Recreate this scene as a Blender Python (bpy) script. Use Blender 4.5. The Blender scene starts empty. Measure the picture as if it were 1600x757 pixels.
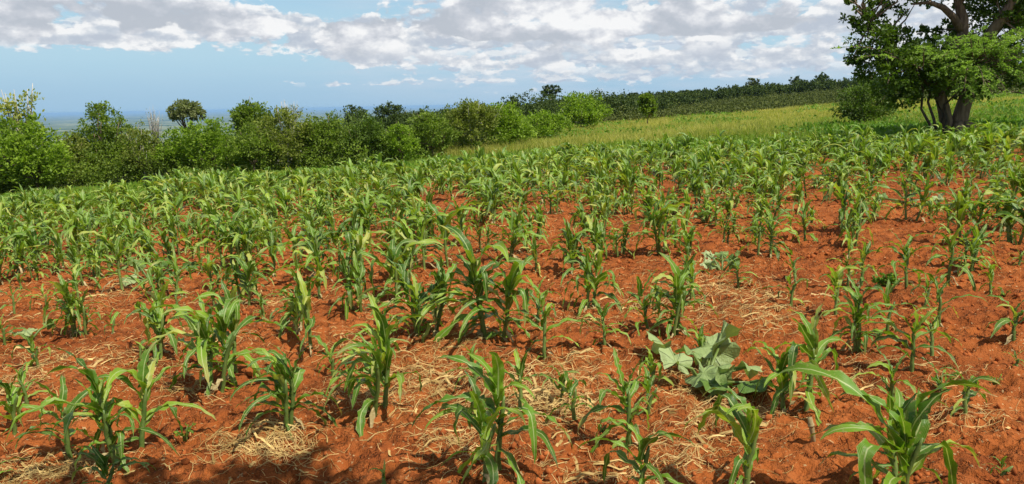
import bpy, math, random
import numpy as np
from mathutils import Vector, Matrix, Euler

random.seed(7)
RNG = np.random.default_rng(11)
PI = math.pi
S = bpy.context.scene
COL = S.collection

# ------------------------------------------------------------------ camera
F_PX, PITCH, ROLL, EYE = 1164.0, math.atan((378.5 - 163) / 1164.0), 0.02, 1.6
_f = np.array([0, math.cos(PITCH), -math.sin(PITCH)])
_r0 = np.array([1.0, 0, 0]); _u0 = np.array([0, math.sin(PITCH), math.cos(PITCH)])
_r = _r0 * math.cos(ROLL) - _u0 * math.sin(ROLL)
_u = _u0 * math.cos(ROLL) + _r0 * math.sin(ROLL)
cam_data = bpy.data.cameras.new('camera')
cam = bpy.data.objects.new('camera', cam_data); COL.objects.link(cam)
cam_data.sensor_width = 36.0
cam_data.lens = 36.0 * F_PX / 1600.0
cam_data.clip_start = 0.05; cam_data.clip_end = 200000.0
_m = Matrix(((_r[0], _u[0], -_f[0], 0), (_r[1], _u[1], -_f[1], 0), (_r[2], _u[2], -_f[2], EYE), (0, 0, 0, 1)))
cam.matrix_world = _m
S.camera = cam

# ------------------------------------------------------------------ render look
S.view_settings.view_transform = 'Standard'
S.view_settings.look = 'None'
S.view_settings.exposure = 0.4
S.view_settings.gamma = 1.0
S.render.engine = 'CYCLES'
S.cycles.max_bounces = 6
S.cycles.transmission_bounces = 4
S.cycles.transparent_max_bounces = 8
S.cycles.volume_bounces = 1

# ------------------------------------------------------------------ sun + sky
SUN_EL = math.radians(58.0)
SUN_H = np.array([0.72, -0.70]); SUN_H = SUN_H / np.linalg.norm(SUN_H)     # to the sun: right of and behind the camera
TO_SUN = Vector((SUN_H[0] * math.cos(SUN_EL), SUN_H[1] * math.cos(SUN_EL), math.sin(SUN_EL)))
sun_d = bpy.data.lights.new('sun', 'SUN'); sun_d.energy = 4.8; sun_d.angle = math.radians(0.5); sun_d.color = (1.0, 0.955, 0.88)
sun = bpy.data.objects.new('sun', sun_d); COL.objects.link(sun)
sun.rotation_euler = TO_SUN.to_track_quat('Z', 'Y').to_euler()
sun.location = (20, -15, 40)

class G:
    """tiny node-graph writer"""
    def __init__(s, tree): s.t = tree; s.n = tree.nodes; s.l = tree.links
    def node(s, typ, **kw):
        n = s.n.new(typ)
        for k, v in kw.items(): setattr(n, k, v)
        return n
    def put(s, sock, v):
        if v is None: return
        if hasattr(v, 'is_output'): s.l.new(v, sock)
        elif isinstance(v, (tuple, list)) and sock.type == 'RGBA' and len(v) == 3: sock.default_value = (*v, 1)
        else: sock.default_value = v
    def m(s, op, a, b=None, c=None, clamp=False):
        n = s.node('ShaderNodeMath', operation=op, use_clamp=clamp)
        s.put(n.inputs[0], a); s.put(n.inputs[1], b); s.put(n.inputs[2], c)
        return n.outputs[0]
    def noise(s, vec, scale, detail=4, rough=.5, dim='3D', dist=0.0):
        n = s.node('ShaderNodeTexNoise', noise_dimensions=dim)
        s.put(n.inputs['Vector'], vec); n.inputs['Scale'].default_value = scale
        n.inputs['Detail'].default_value = detail; n.inputs['Roughness'].default_value = rough; n.inputs['Distortion'].default_value = dist
        return n.outputs[0]
    def mix(s, f, a, b, mode='MIX'):
        n = s.node('ShaderNodeMix', data_type='RGBA', blend_type=mode)
        s.put(n.inputs[0], f); s.put(n.inputs[6], a); s.put(n.inputs[7], b)
        return n.outputs[2]
    def ramp(s, f, stops):
        n = s.node('ShaderNodeValToRGB'); s.put(n.inputs[0], f); e = n.color_ramp.elements
        while len(e) < len(stops): e.new(0.5)
        for i, (p, c) in enumerate(stops):
            e[i].position = p; e[i].color = (*c, 1) if len(c) == 3 else c
        return n.outputs[0]
    def smooth(s, v, a, b, lo=0.0, hi=1.0):
        n = s.node('ShaderNodeMapRange', interpolation_type='SMOOTHSTEP'); s.put(n.inputs[0], v)
        n.inputs[1].default_value = a; n.inputs[2].default_value = b; n.inputs[3].default_value = lo; n.inputs[4].default_value = hi
        return n.outputs[0]
    def comb(s, x, y, z=0.0):
        n = s.node('ShaderNodeCombineXYZ'); s.put(n.inputs[0], x); s.put(n.inputs[1], y); s.put(n.inputs[2], z); return n.outputs[0]

def build_world():
    w = bpy.data.worlds.new('World'); S.world = w; w.use_nodes = True
    t = w.node_tree; t.nodes.clear(); g = G(t)
    STR = 0.086
    sky = g.node('ShaderNodeTexSky', sky_type='NISHITA')
    sky.sun_disc = False; sky.sun_elevation = SUN_EL; sky.sun_rotation = math.atan2(SUN_H[0], SUN_H[1])
    sky.altitude = 100; sky.air_density = 1.0; sky.dust_density = 0.6; sky.ozone_density = 1.6
    tc = g.node('ShaderNodeTexCoord'); sep = g.node('ShaderNodeSeparateXYZ'); g.l.new(tc.outputs['Generated'], sep.inputs[0])
    X, Y, Z = sep.outputs
    Zc = g.m('MAXIMUM', Z, 0.0)
    az = g.m('ARCTAN2', X, Y)
    def blob(px, py, hw, hh, amp):
        """a heavier or emptier stretch of the cloud field round one compass direction and height"""
        a0 = math.atan((px - 800) / 1164); e0 = ((163 - 0.02 * (px - 800)) - py) / 1164 * math.cos(a0)
        dx = g.m('DIVIDE', g.m('SUBTRACT', az, a0), hw / 1164); dz = g.m('DIVIDE', g.m('SUBTRACT', Z, e0), hh / 1164)
        r2 = g.m('ADD', g.m('MULTIPLY', dx, dx), g.m('MULTIPLY', dz, dz))
        return g.m('MULTIPLY', g.m('EXPONENT', g.m('MULTIPLY', r2, -1.0)), amp)
    bias = None
    for b in ((180, 22, 330, 40, .12), (330, 55, 140, 28, .09), (90, 70, 90, 16, .10), (200, 72, 70, 14, .08),
              (505, 8, 70, 20, -.36), (570, 24, 60, 16, -.14), (690, 6, 40, 18, -.10), (430, 62, 60, 12, -.08), (715, 75, 60, 10, -.08), (190, 130, 300, 36, -.34), (80, 112, 130, 20, -.14), (390, 115, 90, 26, -.20), (560, 150, 330, 10, -.10),
              (520, 70, 130, 32, .10), (650, 60, 110, 38, .11), (790, 15, 90, 26, .16), (850, 45, 70, 10, -.10), (970, 32, 90, 26, .15),
              (760, 55, 70, 18, .10), (1080, 20, 130, 22, .07), (1180, 48, 110, 14, .12), (1000, 80, 330, 34, .10), (1050, 118, 300, 16, .12), (640, 100, 120, 16, .06), (1180, 100, 120, 14, .07), (430, 132, 60, 8, .20), (540, 132, 40, 7, .18), (420, 40, 60, 18, -.05), (1420, 40, 160, 40, .06), (1215, 92, 40, 7, .10), (880, 100, 40, 9, .08),
              (1200, 128, 260, 10, -.08), (930, 140, 200, 10, -.08), (1080, 65, 110, 8, -.06)):
        v = blob(*b); bias = v if bias is None else g.m('ADD', bias, v)
    def layer(k, ysc, seed, delta, lo, hi, stops, bias_k, rows, row_amp=.11, rough=.56, thick_k=.30):
        """one deck of heaped clouds, flat based and round topped: coverage and the tone of lit tops and grey bases"""
        wob = g.noise(g.comb(az, g.m('MULTIPLY', Z, 2.0), seed + 5), k * 2.2, 3, .5)
        sway = g.m('MULTIPLY', g.noise(g.comb(az, seed, seed * 2), k * .5, 2, .4), 1.7)
        def field(off):
            zz = g.m('ADD', Z, off)
            ph = g.m('FRACT', g.m('ADD', g.m('MULTIPLY', zz, rows), sway))
            v = g.m('ADD', g.m('MULTIPLY', zz, ysc), g.m('MULTIPLY', wob, .018 * 8 / k))
            n = g.m('ADD', g.noise(g.comb(g.m('ADD', az, off * .5), v, seed), k, 9, rough), g.m('MULTIPLY', bias, bias_k))
            ph = g.m('MINIMUM', ph, g.m('MULTIPLY', g.m('SUBTRACT', 1.0, ph), 4.0))
            return n, g.m('ADD', n, g.m('MULTIPLY', g.m('SUBTRACT', .40, ph), row_amp)), ph
        n0, nr, ph = field(0.0); n1, _, _ = field(delta); n2, _, _ = field(delta * 2.6)
        cov = g.smooth(nr, lo, hi)
        lit = g.m('MULTIPLY_ADD', g.m('SUBTRACT', n0, n1), 5.2, .46)
        lit = g.m('ADD', lit, g.m('MULTIPLY', g.m('SUBTRACT', n0, n2), 2.2))
        lit = g.m('ADD', lit, g.m('MULTIPLY', g.m('SUBTRACT', g.m('MINIMUM', ph, .7), .30), .42))
        lit = g.m('SUBTRACT', lit, g.m('MULTIPLY', g.smooth(nr, hi + .02, hi + .22), thick_k), clamp=True)
        return cov, g.ramp(lit, stops)
    base = g.mix(1.0, sky.outputs[0], (.70, .95, 1.10), 'MULTIPLY')
    low = g.mix(g.smooth(Z, .005, .075), (3.2, 4.95, 6.5), (4.0, 5.95, 7.1))
    base = g.mix(g.smooth(Z, .07, .22), low, base)
    vn = g.noise(g.comb(az, g.m('MULTIPLY', Z, 7.0), 8.1), 4.5, 7, .62)
    veil = g.m('MULTIPLY', g.smooth(vn, .30, .66), g.smooth(az, -.34, .05, .08, 1.0))
    veil = g.m('MULTIPLY', veil, g.smooth(Z, .0, .05, .25, 1.0))
    c = g.mix(veil, base, (5.35, 6.1, 7.0))
    cov, cc = layer(34, 2.4, 2.2, .0032, .53, .62, [(0.0, (4.3, 4.9, 5.9)), (.45, (5.0, 5.6, 6.5)), (.75, (6.2, 6.6, 7.2)), (1.0, (7.2, 7.4, 7.6))], .85, 75, .10)
    c = g.mix(g.m('MULTIPLY', cov, g.m('MULTIPLY', g.smooth(Z, .004, .03, 0, .8), g.smooth(Z, .09, .13, 1.0, .2))), c, cc)
    cov, cc = layer(17, 1.8, 9.4, .0058, .545, .60, [(0.0, (4.5, 5.0, 5.8)), (.4, (5.3, 5.75, 6.4)), (.7, (6.6, 6.85, 7.2)), (1.0, (8.2, 8.25, 8.3))], 1.0, 40, .09)
    c = g.mix(g.m('MULTIPLY', cov, g.smooth(Z, .02, .055, 0, .95)), c, cc)
    cov, cc = layer(9.5, 1.7, 4.1, .0115, .552, .60, [(0.0, (4.4, 4.8, 5.4)), (.38, (5.2, 5.5, 6.05)), (.66, (6.5, 6.7, 7.1)), (1.0, (8.3, 8.35, 8.4))], 1.1, 22, .085)
    c = g.mix(g.m('MULTIPLY', cov, g.smooth(Z, .045, .085, 0, .97)), c, cc)
    bg = g.node('ShaderNodeBackground'); g.put(bg.inputs[0], c); bg.inputs[1].default_value = STR
    out = g.node('ShaderNodeOutputWorld'); g.l.new(bg.outputs[0], out.inputs[0])
    w.cycles.sampling_method = 'MANUAL'; w.cycles.sample_map_resolution = 512
build_world()

# ------------------------------------------------------------------ numeric helpers
def _hash(ix, iy, seed):
    h = (ix.astype(np.int64) * 374761393 + iy.astype(np.int64) * 668265263 + seed * 1442695041) & 0xFFFFFFFF
    h = ((h ^ (h >> 13)) * 1274126177) & 0xFFFFFFFF
    return ((h ^ (h >> 16)) & 0xFFFFFF) / float(0xFFFFFF)
def vnoise(x, y, seed=0):
    x = np.asarray(x, float); y = np.asarray(y, float)
    ix = np.floor(x); iy = np.floor(y); fx = x - ix; fy = y - iy
    fx = fx * fx * fx * (fx * (fx * 6 - 15) + 10); fy = fy * fy * fy * (fy * (fy * 6 - 15) + 10)
    a = _hash(ix, iy, seed); b = _hash(ix + 1, iy, seed); c = _hash(ix, iy + 1, seed); d = _hash(ix + 1, iy + 1, seed)
    return (a * (1 - fx) + b * fx) * (1 - fy) + (c * (1 - fx) + d * fx) * fy
def fbm(x, y, octs=4, seed=0, gain=.5):
    s = 0; a = 1; t = 0
    for i in range(octs):
        s = s + a * vnoise(x * 2 ** i + 17.3 * i, y * 2 ** i - 9.1 * i, seed + i); t += a; a *= gain
    return s / t - .5
def sstep(a, b, v):
    t = np.clip((v - a) / (b - a), 0, 1); return t * t * (3 - 2 * t)

def height(x, y):
    """the land without its fine relief: a field on a gentle cross slope, a wooded rise beyond, then a drop to the plain"""
    x = np.asarray(x, float); y = np.asarray(y, float)
    r = np.hypot(x, y) + 1e-6; yy = np.where(y > 1, y, 1.0); a = np.where(y > 1, x / yy, np.sign(x) * 3.0)
    a = np.clip(a, -3, 3)
    rc = np.minimum(r, 420) / r
    h = 0.05 * x * rc - 0.015 * np.clip(y, -60, 1e9) * rc
    h = h + sstep(90, 230, r) * (1.4 * sstep(-.25, .1, a) + .8)
    h = h + 0.9 * sstep(120, 240, r) * fbm(x / 60, y / 60, 3, 5)
    r0 = np.interp(a, [-1.2, -.7, -.3, -.18, -.05, .3, 1.0], [40, 48, 60, 110, 250, 340, 420])
    t = sstep(0, 1, (r - r0) / 2000.0)
    drop = np.where(y > 0, t, t * sstep(0, 1, (a + 3) / 6))
    h = h * (1 - drop) - 112.0 * drop
    h = h + 2.5 * drop * fbm(x / 900, y / 900, 4, 9)
    return h
def relief(x, y):
    """fine relief of hoed red soil, metres"""
    r = np.hypot(x, y)
    k = 1 - sstep(24, 45, r)
    wx = x + .35 * fbm(x * 1.3, y * 1.3, 3, 40); wy = y + .35 * fbm(x * 1.3 + 7, y * 1.3, 3, 41)
    big = .13 * fbm(wx * 1.25, wy * 1.25, 3, 21)
    cl = np.abs(fbm(wx * 6, wy * 6, 3, 23)) * -.13
    fine = .058 * fbm(x * 19, y * 19, 3, 25, .6) * (1 - sstep(9, 16, r))
    fur = .055 * fbm(wx * 2.6 + wy * .5, wy * .75, 3, 29)
    lump = .05 * np.clip(fbm(wx * 3.4, wy * 3.4, 2, 27) - .12, 0, 1)
    return k * (big + cl + fine + fur + lump * 1.4)
def ground_z(x, y): return height(x, y) + relief(x, y)

def ray(px, py):
    d = _f * F_PX + _r * (px - 800) + _u * (378.5 - py); return d / np.linalg.norm(d)
def ground_at(px, py):
    """where the line of sight through a photograph pixel meets the land"""
    d = ray(px, py); k = d[2] - .05 * d[0] + .015 * d[1]          # the near field is one slope
    t = -EYE / k if k < -1e-4 else 1e9
    if t * math.hypot(d[0], d[1]) < 88: return float(d[0] * t), float(d[1] * t)
    tt = np.geomspace(40, 3000, 3000); hit = EYE + d[2] * tt <= height(d[0] * tt, d[1] * tt)
    t = tt[np.argmax(hit)] if hit.any() else 400.0
    return float(d[0] * t), float(d[1] * t)
def project(x, y, z):
    v = np.stack([np.asarray(x, float), np.asarray(y, float), np.asarray(z, float) - EYE], -1)
    w = v @ _f
    return 800 + F_PX * (v @ _r) / w, 378.5 - F_PX * (v @ _u) / w, w

class MB:
    """collects quads and triangles with a per-point value, then links them as one mesh object"""
    def __init__(s): s.v = []; s.q = []; s.t = []; s.a = []; s.uv = []; s.n = 0; s.has_uv = False
    def add(s, v, q=None, t=None, a=0.0, uv=None):
        v = np.asarray(v, float).reshape(-1, 3); k = len(v)
        s.v.append(v); s.a.append(np.broadcast_to(np.asarray(a, float), (k,)).copy())
        if uv is not None: s.uv.append(np.asarray(uv, float)); s.has_uv = True
        else: s.uv.append(np.zeros((k, 2)))
        if q is not None and len(q): s.q.append(np.asarray(q, np.int64) + s.n)
        if t is not None and len(t): s.t.append(np.asarray(t, np.int64) + s.n)
        s.n += k
    def tube(s, pts, rad, sides=6, a=0.0, cap=True):
        pts = np.asarray(pts, float); n = len(pts); rad = np.broadcast_to(np.asarray(rad, float), (n,))
        tg = np.gradient(pts, axis=0); tg /= np.linalg.norm(tg, axis=1)[:, None] + 1e-9
        ref = np.array([0.0, 0, 1]) if abs(tg[:, 2]).mean() < .8 else np.array([1.0, 0.1, 0])
        e1 = np.cross(tg, ref); e1 /= np.linalg.norm(e1, axis=1)[:, None] + 1e-9; e2 = np.cross(tg, e1)
        th = np.arange(sides) * 2 * PI / sides
        ring = pts[:, None, :] + rad[:, None, None] * (np.cos(th)[None, :, None] * e1[:, None, :] + np.sin(th)[None, :, None] * e2[:, None, :])
        i = np.arange(n - 1)[:, None] * sides; j = np.arange(sides)[None, :]; j2 = (j + 1) % sides
        q = np.stack([i + j, i + j2, i + sides + j2, i + sides + j], -1).reshape(-1, 4)
        tris = []
        if cap:
            o = (n - 1) * sides
            tris = [[o, o + k, o + k + 1] for k in range(1, sides - 1)] + [[0, k + 1, k] for k in range(1, sides - 1)]
        s.add(ring.reshape(-1, 3), q, np.array(tris) if tris else None, a)
    def mesh(s, name, mat=None, smooth=True):
        v = np.concatenate(s.v); q = np.concatenate(s.q) if s.q else np.zeros((0, 4), np.int64); t = np.concatenate(s.t) if s.t else np.zeros((0, 3), np.int64)
        me = bpy.data.meshes.new(name)
        me.vertices.add(len(v)); me.vertices.foreach_set('co', v.astype(np.float32).ravel())
        loops = np.concatenate([q.ravel(), t.ravel()]).astype(np.int32)
        me.loops.add(len(loops)); me.loops.foreach_set('vertex_index', loops)
        npoly = len(q) + len(t); me.polygons.add(npoly)
        st = np.concatenate([np.arange(len(q)) * 4, len(q) * 4 + np.arange(len(t)) * 3]).astype(np.int32)
        me.polygons.foreach_set('loop_start', st)
        if smooth: me.polygons.foreach_set('use_smooth', np.ones(npoly, bool))
        me.update(calc_edges=True)
        at = me.attributes.new('var', 'FLOAT', 'POINT'); at.data.foreach_set('value', np.concatenate(s.a).astype(np.float32))
        if s.has_uv:
            u = me.uv_layers.new(name='UVMap'); u.data.foreach_set('uv', np.concatenate(s.uv)[loops].astype(np.float32).ravel())
        if mat: me.materials.append(mat)
        return me
    def build(s, name, mat, parent=None, loc=None, smooth=True):
        o = bpy.data.objects.new(name, s.mesh(name, mat, smooth)); COL.objects.link(o)
        if parent: o.parent = parent
        if loc is not None: o.location = loc
        return o

def tag(o, label=None, cat=None, group=None, kind=None):
    for k, v in (('label', label), ('category', cat), ('group', group), ('kind', kind)):
        if v: o[k] = v
    return o
def empty(name, loc, rz=0.0):
    o = bpy.data.objects.new(name, None); COL.objects.link(o); o.location = loc; o.rotation_euler.z = rz; o.empty_display_size = .1
    return o
def put(name, me, parent, loc=(0, 0, 0), rot=(0, 0, 0), sc=(1, 1, 1)):
    o = bpy.data.objects.new(name, me); COL.objects.link(o); o.parent = parent
    o.location = loc; o.rotation_euler = rot; o.scale = sc
    return o

# ------------------------------------------------------------------ materials
def new_mat(name):
    m = bpy.data.materials.new(name); m.use_nodes = True; m.node_tree.nodes.clear(); return m, G(m.node_tree)
def finish(g, col, rough=.6, bump=None, bdist=.01, bstr=.6, trans=None, tcol=None, spec=.4):
    p = g.node('ShaderNodeBsdfPrincipled'); g.put(p.inputs['Base Color'], col); g.put(p.inputs['Roughness'], rough)
    p.inputs['Specular IOR Level'].default_value = spec
    nrm = None
    if bump is not None:
        b = g.node('ShaderNodeBump'); g.put(b.inputs['Height'], bump); b.inputs['Distance'].default_value = bdist; b.inputs['Strength'].default_value = bstr
        nrm = b.outputs[0]; g.l.new(nrm, p.inputs['Normal'])
    sh = p.outputs[0]
    if trans:
        t = g.node('ShaderNodeBsdfTranslucent'); g.put(t.inputs[0], tcol if tcol is not None else col)
        mx = g.node('ShaderNodeMixShader'); mx.inputs[0].default_value = trans
        g.l.new(sh, mx.inputs[1]); g.l.new(t.outputs[0], mx.inputs[2]); sh = mx.outputs[0]
    o = g.node('ShaderNodeOutputMaterial'); g.l.new(sh, o.inputs[0])
def var_attr(g):
    a = g.node('ShaderNodeAttribute', attribute_name='var'); return a.outputs['Fac']

def foliage_mat(name, dark, mid, light, trans=.36, rough=.55, spec=.2):
    m, g = new_mat(name)
    oi = g.node('ShaderNodeObjectInfo')
    geo = g.node('ShaderNodeNewGeometry')
    cl = g.noise(geo.outputs['Position'], 1.4, 3, .55)
    v = g.m('ADD', g.m('MULTIPLY', var_attr(g), .75), g.m('MULTIPLY', g.m('SUBTRACT', cl, .5), .9), clamp=True)
    col = g.ramp(v, [(.0, dark), (.5, mid), (1.0, light)])
    tc = g.mix(1.0, col, (1.5, 1.75, .7), 'MULTIPLY')
    finish(g, col, rough, trans=trans, tcol=tc, spec=spec)
    return m

def maize_leaf_mat():
    m, g = new_mat('maize_leaf')
    uv = g.node('ShaderNodeUVMap', uv_map='UVMap'); sp = g.node('ShaderNodeSeparateXYZ'); g.l.new(uv.outputs[0], sp.inputs[0])
    u, v, _ = sp.outputs
    oi = g.node('ShaderNodeObjectInfo')
    rnd = g.m('FRACT', g.m('ADD', oi.outputs['Random'], var_attr(g)))
    geo = g.node('ShaderNodeNewGeometry')
    n = g.noise(geo.outputs['Position'], 9, 3, .6)
    col = g.ramp(rnd, [(0, (.042, .108, .007)), (.38, (.090, .198, .010)), (.72, (.165, .300, .016)), (.93, (.28, .39, .032)), (1, (.44, .43, .09))])
    col = g.mix(g.smooth(n, .35, .75, 0, .55), col, (.165, .275, .03))
    # yellowed tips and edges on part of the leaves
    tip = g.m('MULTIPLY', g.smooth(v, .62, 1.0), g.smooth(g.m('FRACT', g.m('MULTIPLY', rnd, 7.31)), .45, .95))
    col = g.mix(g.m('MULTIPLY', tip, .85), col, (.42, .36, .11))
    mid = g.m('ABSOLUTE', g.m('SUBTRACT', u, .5))
    col = g.mix(g.smooth(mid, .075, .025, 0, .85), col, (.42, .48, .20))
    bl = g.noise(geo.outputs['Position'], 55, 4, .65); col = g.mix(g.smooth(bl, .57, .70, 0, .65), col, (.36, .30, .12))
    edge = g.m('MULTIPLY', g.smooth(mid, .40, .5), g.smooth(bl, .45, .6)); col = g.mix(g.m('MULTIPLY', edge, .7), col, (.40, .34, .14))
    rib = g.node('ShaderNodeTexWave', bands_direction='X'); g.l.new(uv.outputs[0], rib.inputs[0]); rib.inputs['Scale'].default_value = 4.5
    tc = g.mix(1.0, col, (1.7, 1.7, .55), 'MULTIPLY')
    finish(g, col, .40, rib.outputs['Fac'], .002, .5, trans=.28, tcol=tc, spec=.40)
    return m
def simple_mat(name, a, b, scale, rough=.8, bdist=.01, trans=None, det=5, stretch=None, spec=.3, bstr=.6):
    m, g = new_mat(name)
    tc = g.node('ShaderNodeTexCoord'); vec = tc.outputs['Object']
    if stretch:
        mp = g.node('ShaderNodeMapping'); g.l.new(vec, mp.inputs[0]); mp.inputs['Scale'].default_value = stretch; vec = mp.outputs[0]
    n = g.noise(vec, scale, det, .6)
    oi = g.node('ShaderNodeObjectInfo')
    f = g.m('ADD', g.smooth(n, .3, .7), g.m('MULTIPLY', g.m('SUBTRACT', g.m('FRACT', g.m('ADD', oi.outputs['Random'], var_attr(g))), .5), .7), clamp=True)
    finish(g, g.mix(f, a, b), rough, n, bdist, bstr, trans=trans, spec=spec)
    return m

M_LEAF = maize_leaf_mat()
M_DRY = simple_mat('dry_maize_leaf', (.30, .22, .09), (.50, .40, .20), 12, .75, .004, .25)
M_STALK = simple_mat('maize_stalk', (.075, .125, .022), (.15, .20, .045), 25, .5, .003, stretch=(1, 1, .25), spec=.4)
M_STRAW = simple_mat('straw', (.30, .185, .052), (.64, .45, .165), 5, .6, .002, .15)
M_CLOD = simple_mat('soil_clod', (.21, .054, .014), (.37, .105, .027), 30, .95, .004, spec=.1)
M_PUMP = None
def pumpkin_mat():
    m, g = new_mat('pumpkin_leaf')
    uv = g.node('ShaderNodeUVMap', uv_map='UVMap'); sp = g.node('ShaderNodeSeparateXYZ'); g.l.new(uv.outputs[0], sp.inputs[0])
    ang, rad, _ = sp.outputs
    oi = g.node('ShaderNodeObjectInfo'); geo = g.node('ShaderNodeNewGeometry')
    col = g.ramp(oi.outputs['Random'], [(0, (.070, .140, .018)), (.4, (.15, .235, .045)), (1, (.38, .44, .20))])
    fr = g.m('ABSOLUTE', g.m('SUBTRACT', g.m('FRACT', g.m('MULTIPLY', ang, 7.0)), .5))
    vein = g.m('MULTIPLY', g.smooth(fr, .44, .5), .6)
    col = g.mix(vein, col, (.26, .33, .15))
    n = g.noise(geo.outputs['Position'], 35, 3, .6)
    col = g.mix(g.smooth(n, .55, .75, 0, .35), col, (.22, .29, .15))
    finish(g, col, .55, g.m('ADD', n, g.m('MULTIPLY', vein, -1.2)), .012, .9, trans=.22, tcol=g.mix(1.0, col, (1.4, 1.6, .6), 'MULTIPLY'), spec=.35)
    return m
M_PUMP = pumpkin_mat()
M_BARK = simple_mat('bark', (.10, .068, .045), (.25, .18, .12), 9, .9, .05, stretch=(1, 1, .22), spec=.15, bstr=.9)
M_PALEBARK = simple_mat('pale_dead_wood', (.28, .25, .20), (.50, .46, .39), 8, .85, .02, stretch=(1, 1, .3), spec=.15)
M_DARKBARK = simple_mat('dark_stem', (.045, .035, .026), (.10, .08, .055), 10, .9, .02, stretch=(1, 1, .3), spec=.15)
FOL = {
    'bright': foliage_mat('bright_foliage', (.105, .165, .014), (.185, .275, .020), (.280, .370, .034)),
    'mid': foliage_mat('mid_foliage', (.088, .132, .015), (.150, .212, .022), (.230, .295, .036)),
    'olive': foliage_mat('olive_foliage', (.105, .130, .020), (.170, .200, .030), (.260, .280, .052)),
    'dark': foliage_mat('dark_foliage', (.055, .090, .012), (.092, .145, .016), (.145, .205, .026), .28),
    'far': foliage_mat('cloud_shaded_hill_foliage', (.038, .060, .013), (.060, .088, .018), (.090, .122, .026), .15, spec=.1),  # cloud shadow over the hill woods is put into this darker green
    'grey': foliage_mat('grey_foliage', (.12, .14, .05), (.19, .21, .08), (.28, .29, .13)),
    'yellow': foliage_mat('yellowish_foliage', (.16, .19, .03), (.28, .30, .06), (.40, .38, .11)),
    'acacia': foliage_mat('acacia_foliage', (.16, .25, .040), (.25, .355, .065), (.34, .44, .11), .42),
    'tree': foliage_mat('tree_foliage', (.048, .085, .010), (.085, .138, .015), (.165, .225, .025), .32),
    'meadow': foliage_mat('meadow_grass', (.22, .245, .042), (.38, .345, .078), (.53, .44, .150), .4),
    'green': foliage_mat('green_grass', (.13, .20, .020), (.20, .275, .032), (.29, .34, .060), .35),
    'weeds': foliage_mat('weed_foliage', (.080, .165, .014), (.135, .240, .022), (.22, .32, .034), .32),
    'scrub': foliage_mat('cloud_shaded_scrub_foliage', (.062, .078, .016), (.092, .110, .023), (.130, .145, .034), .15, spec=.1),  # olive darkened to carry the cloud shadow lying on the slope
}

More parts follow.
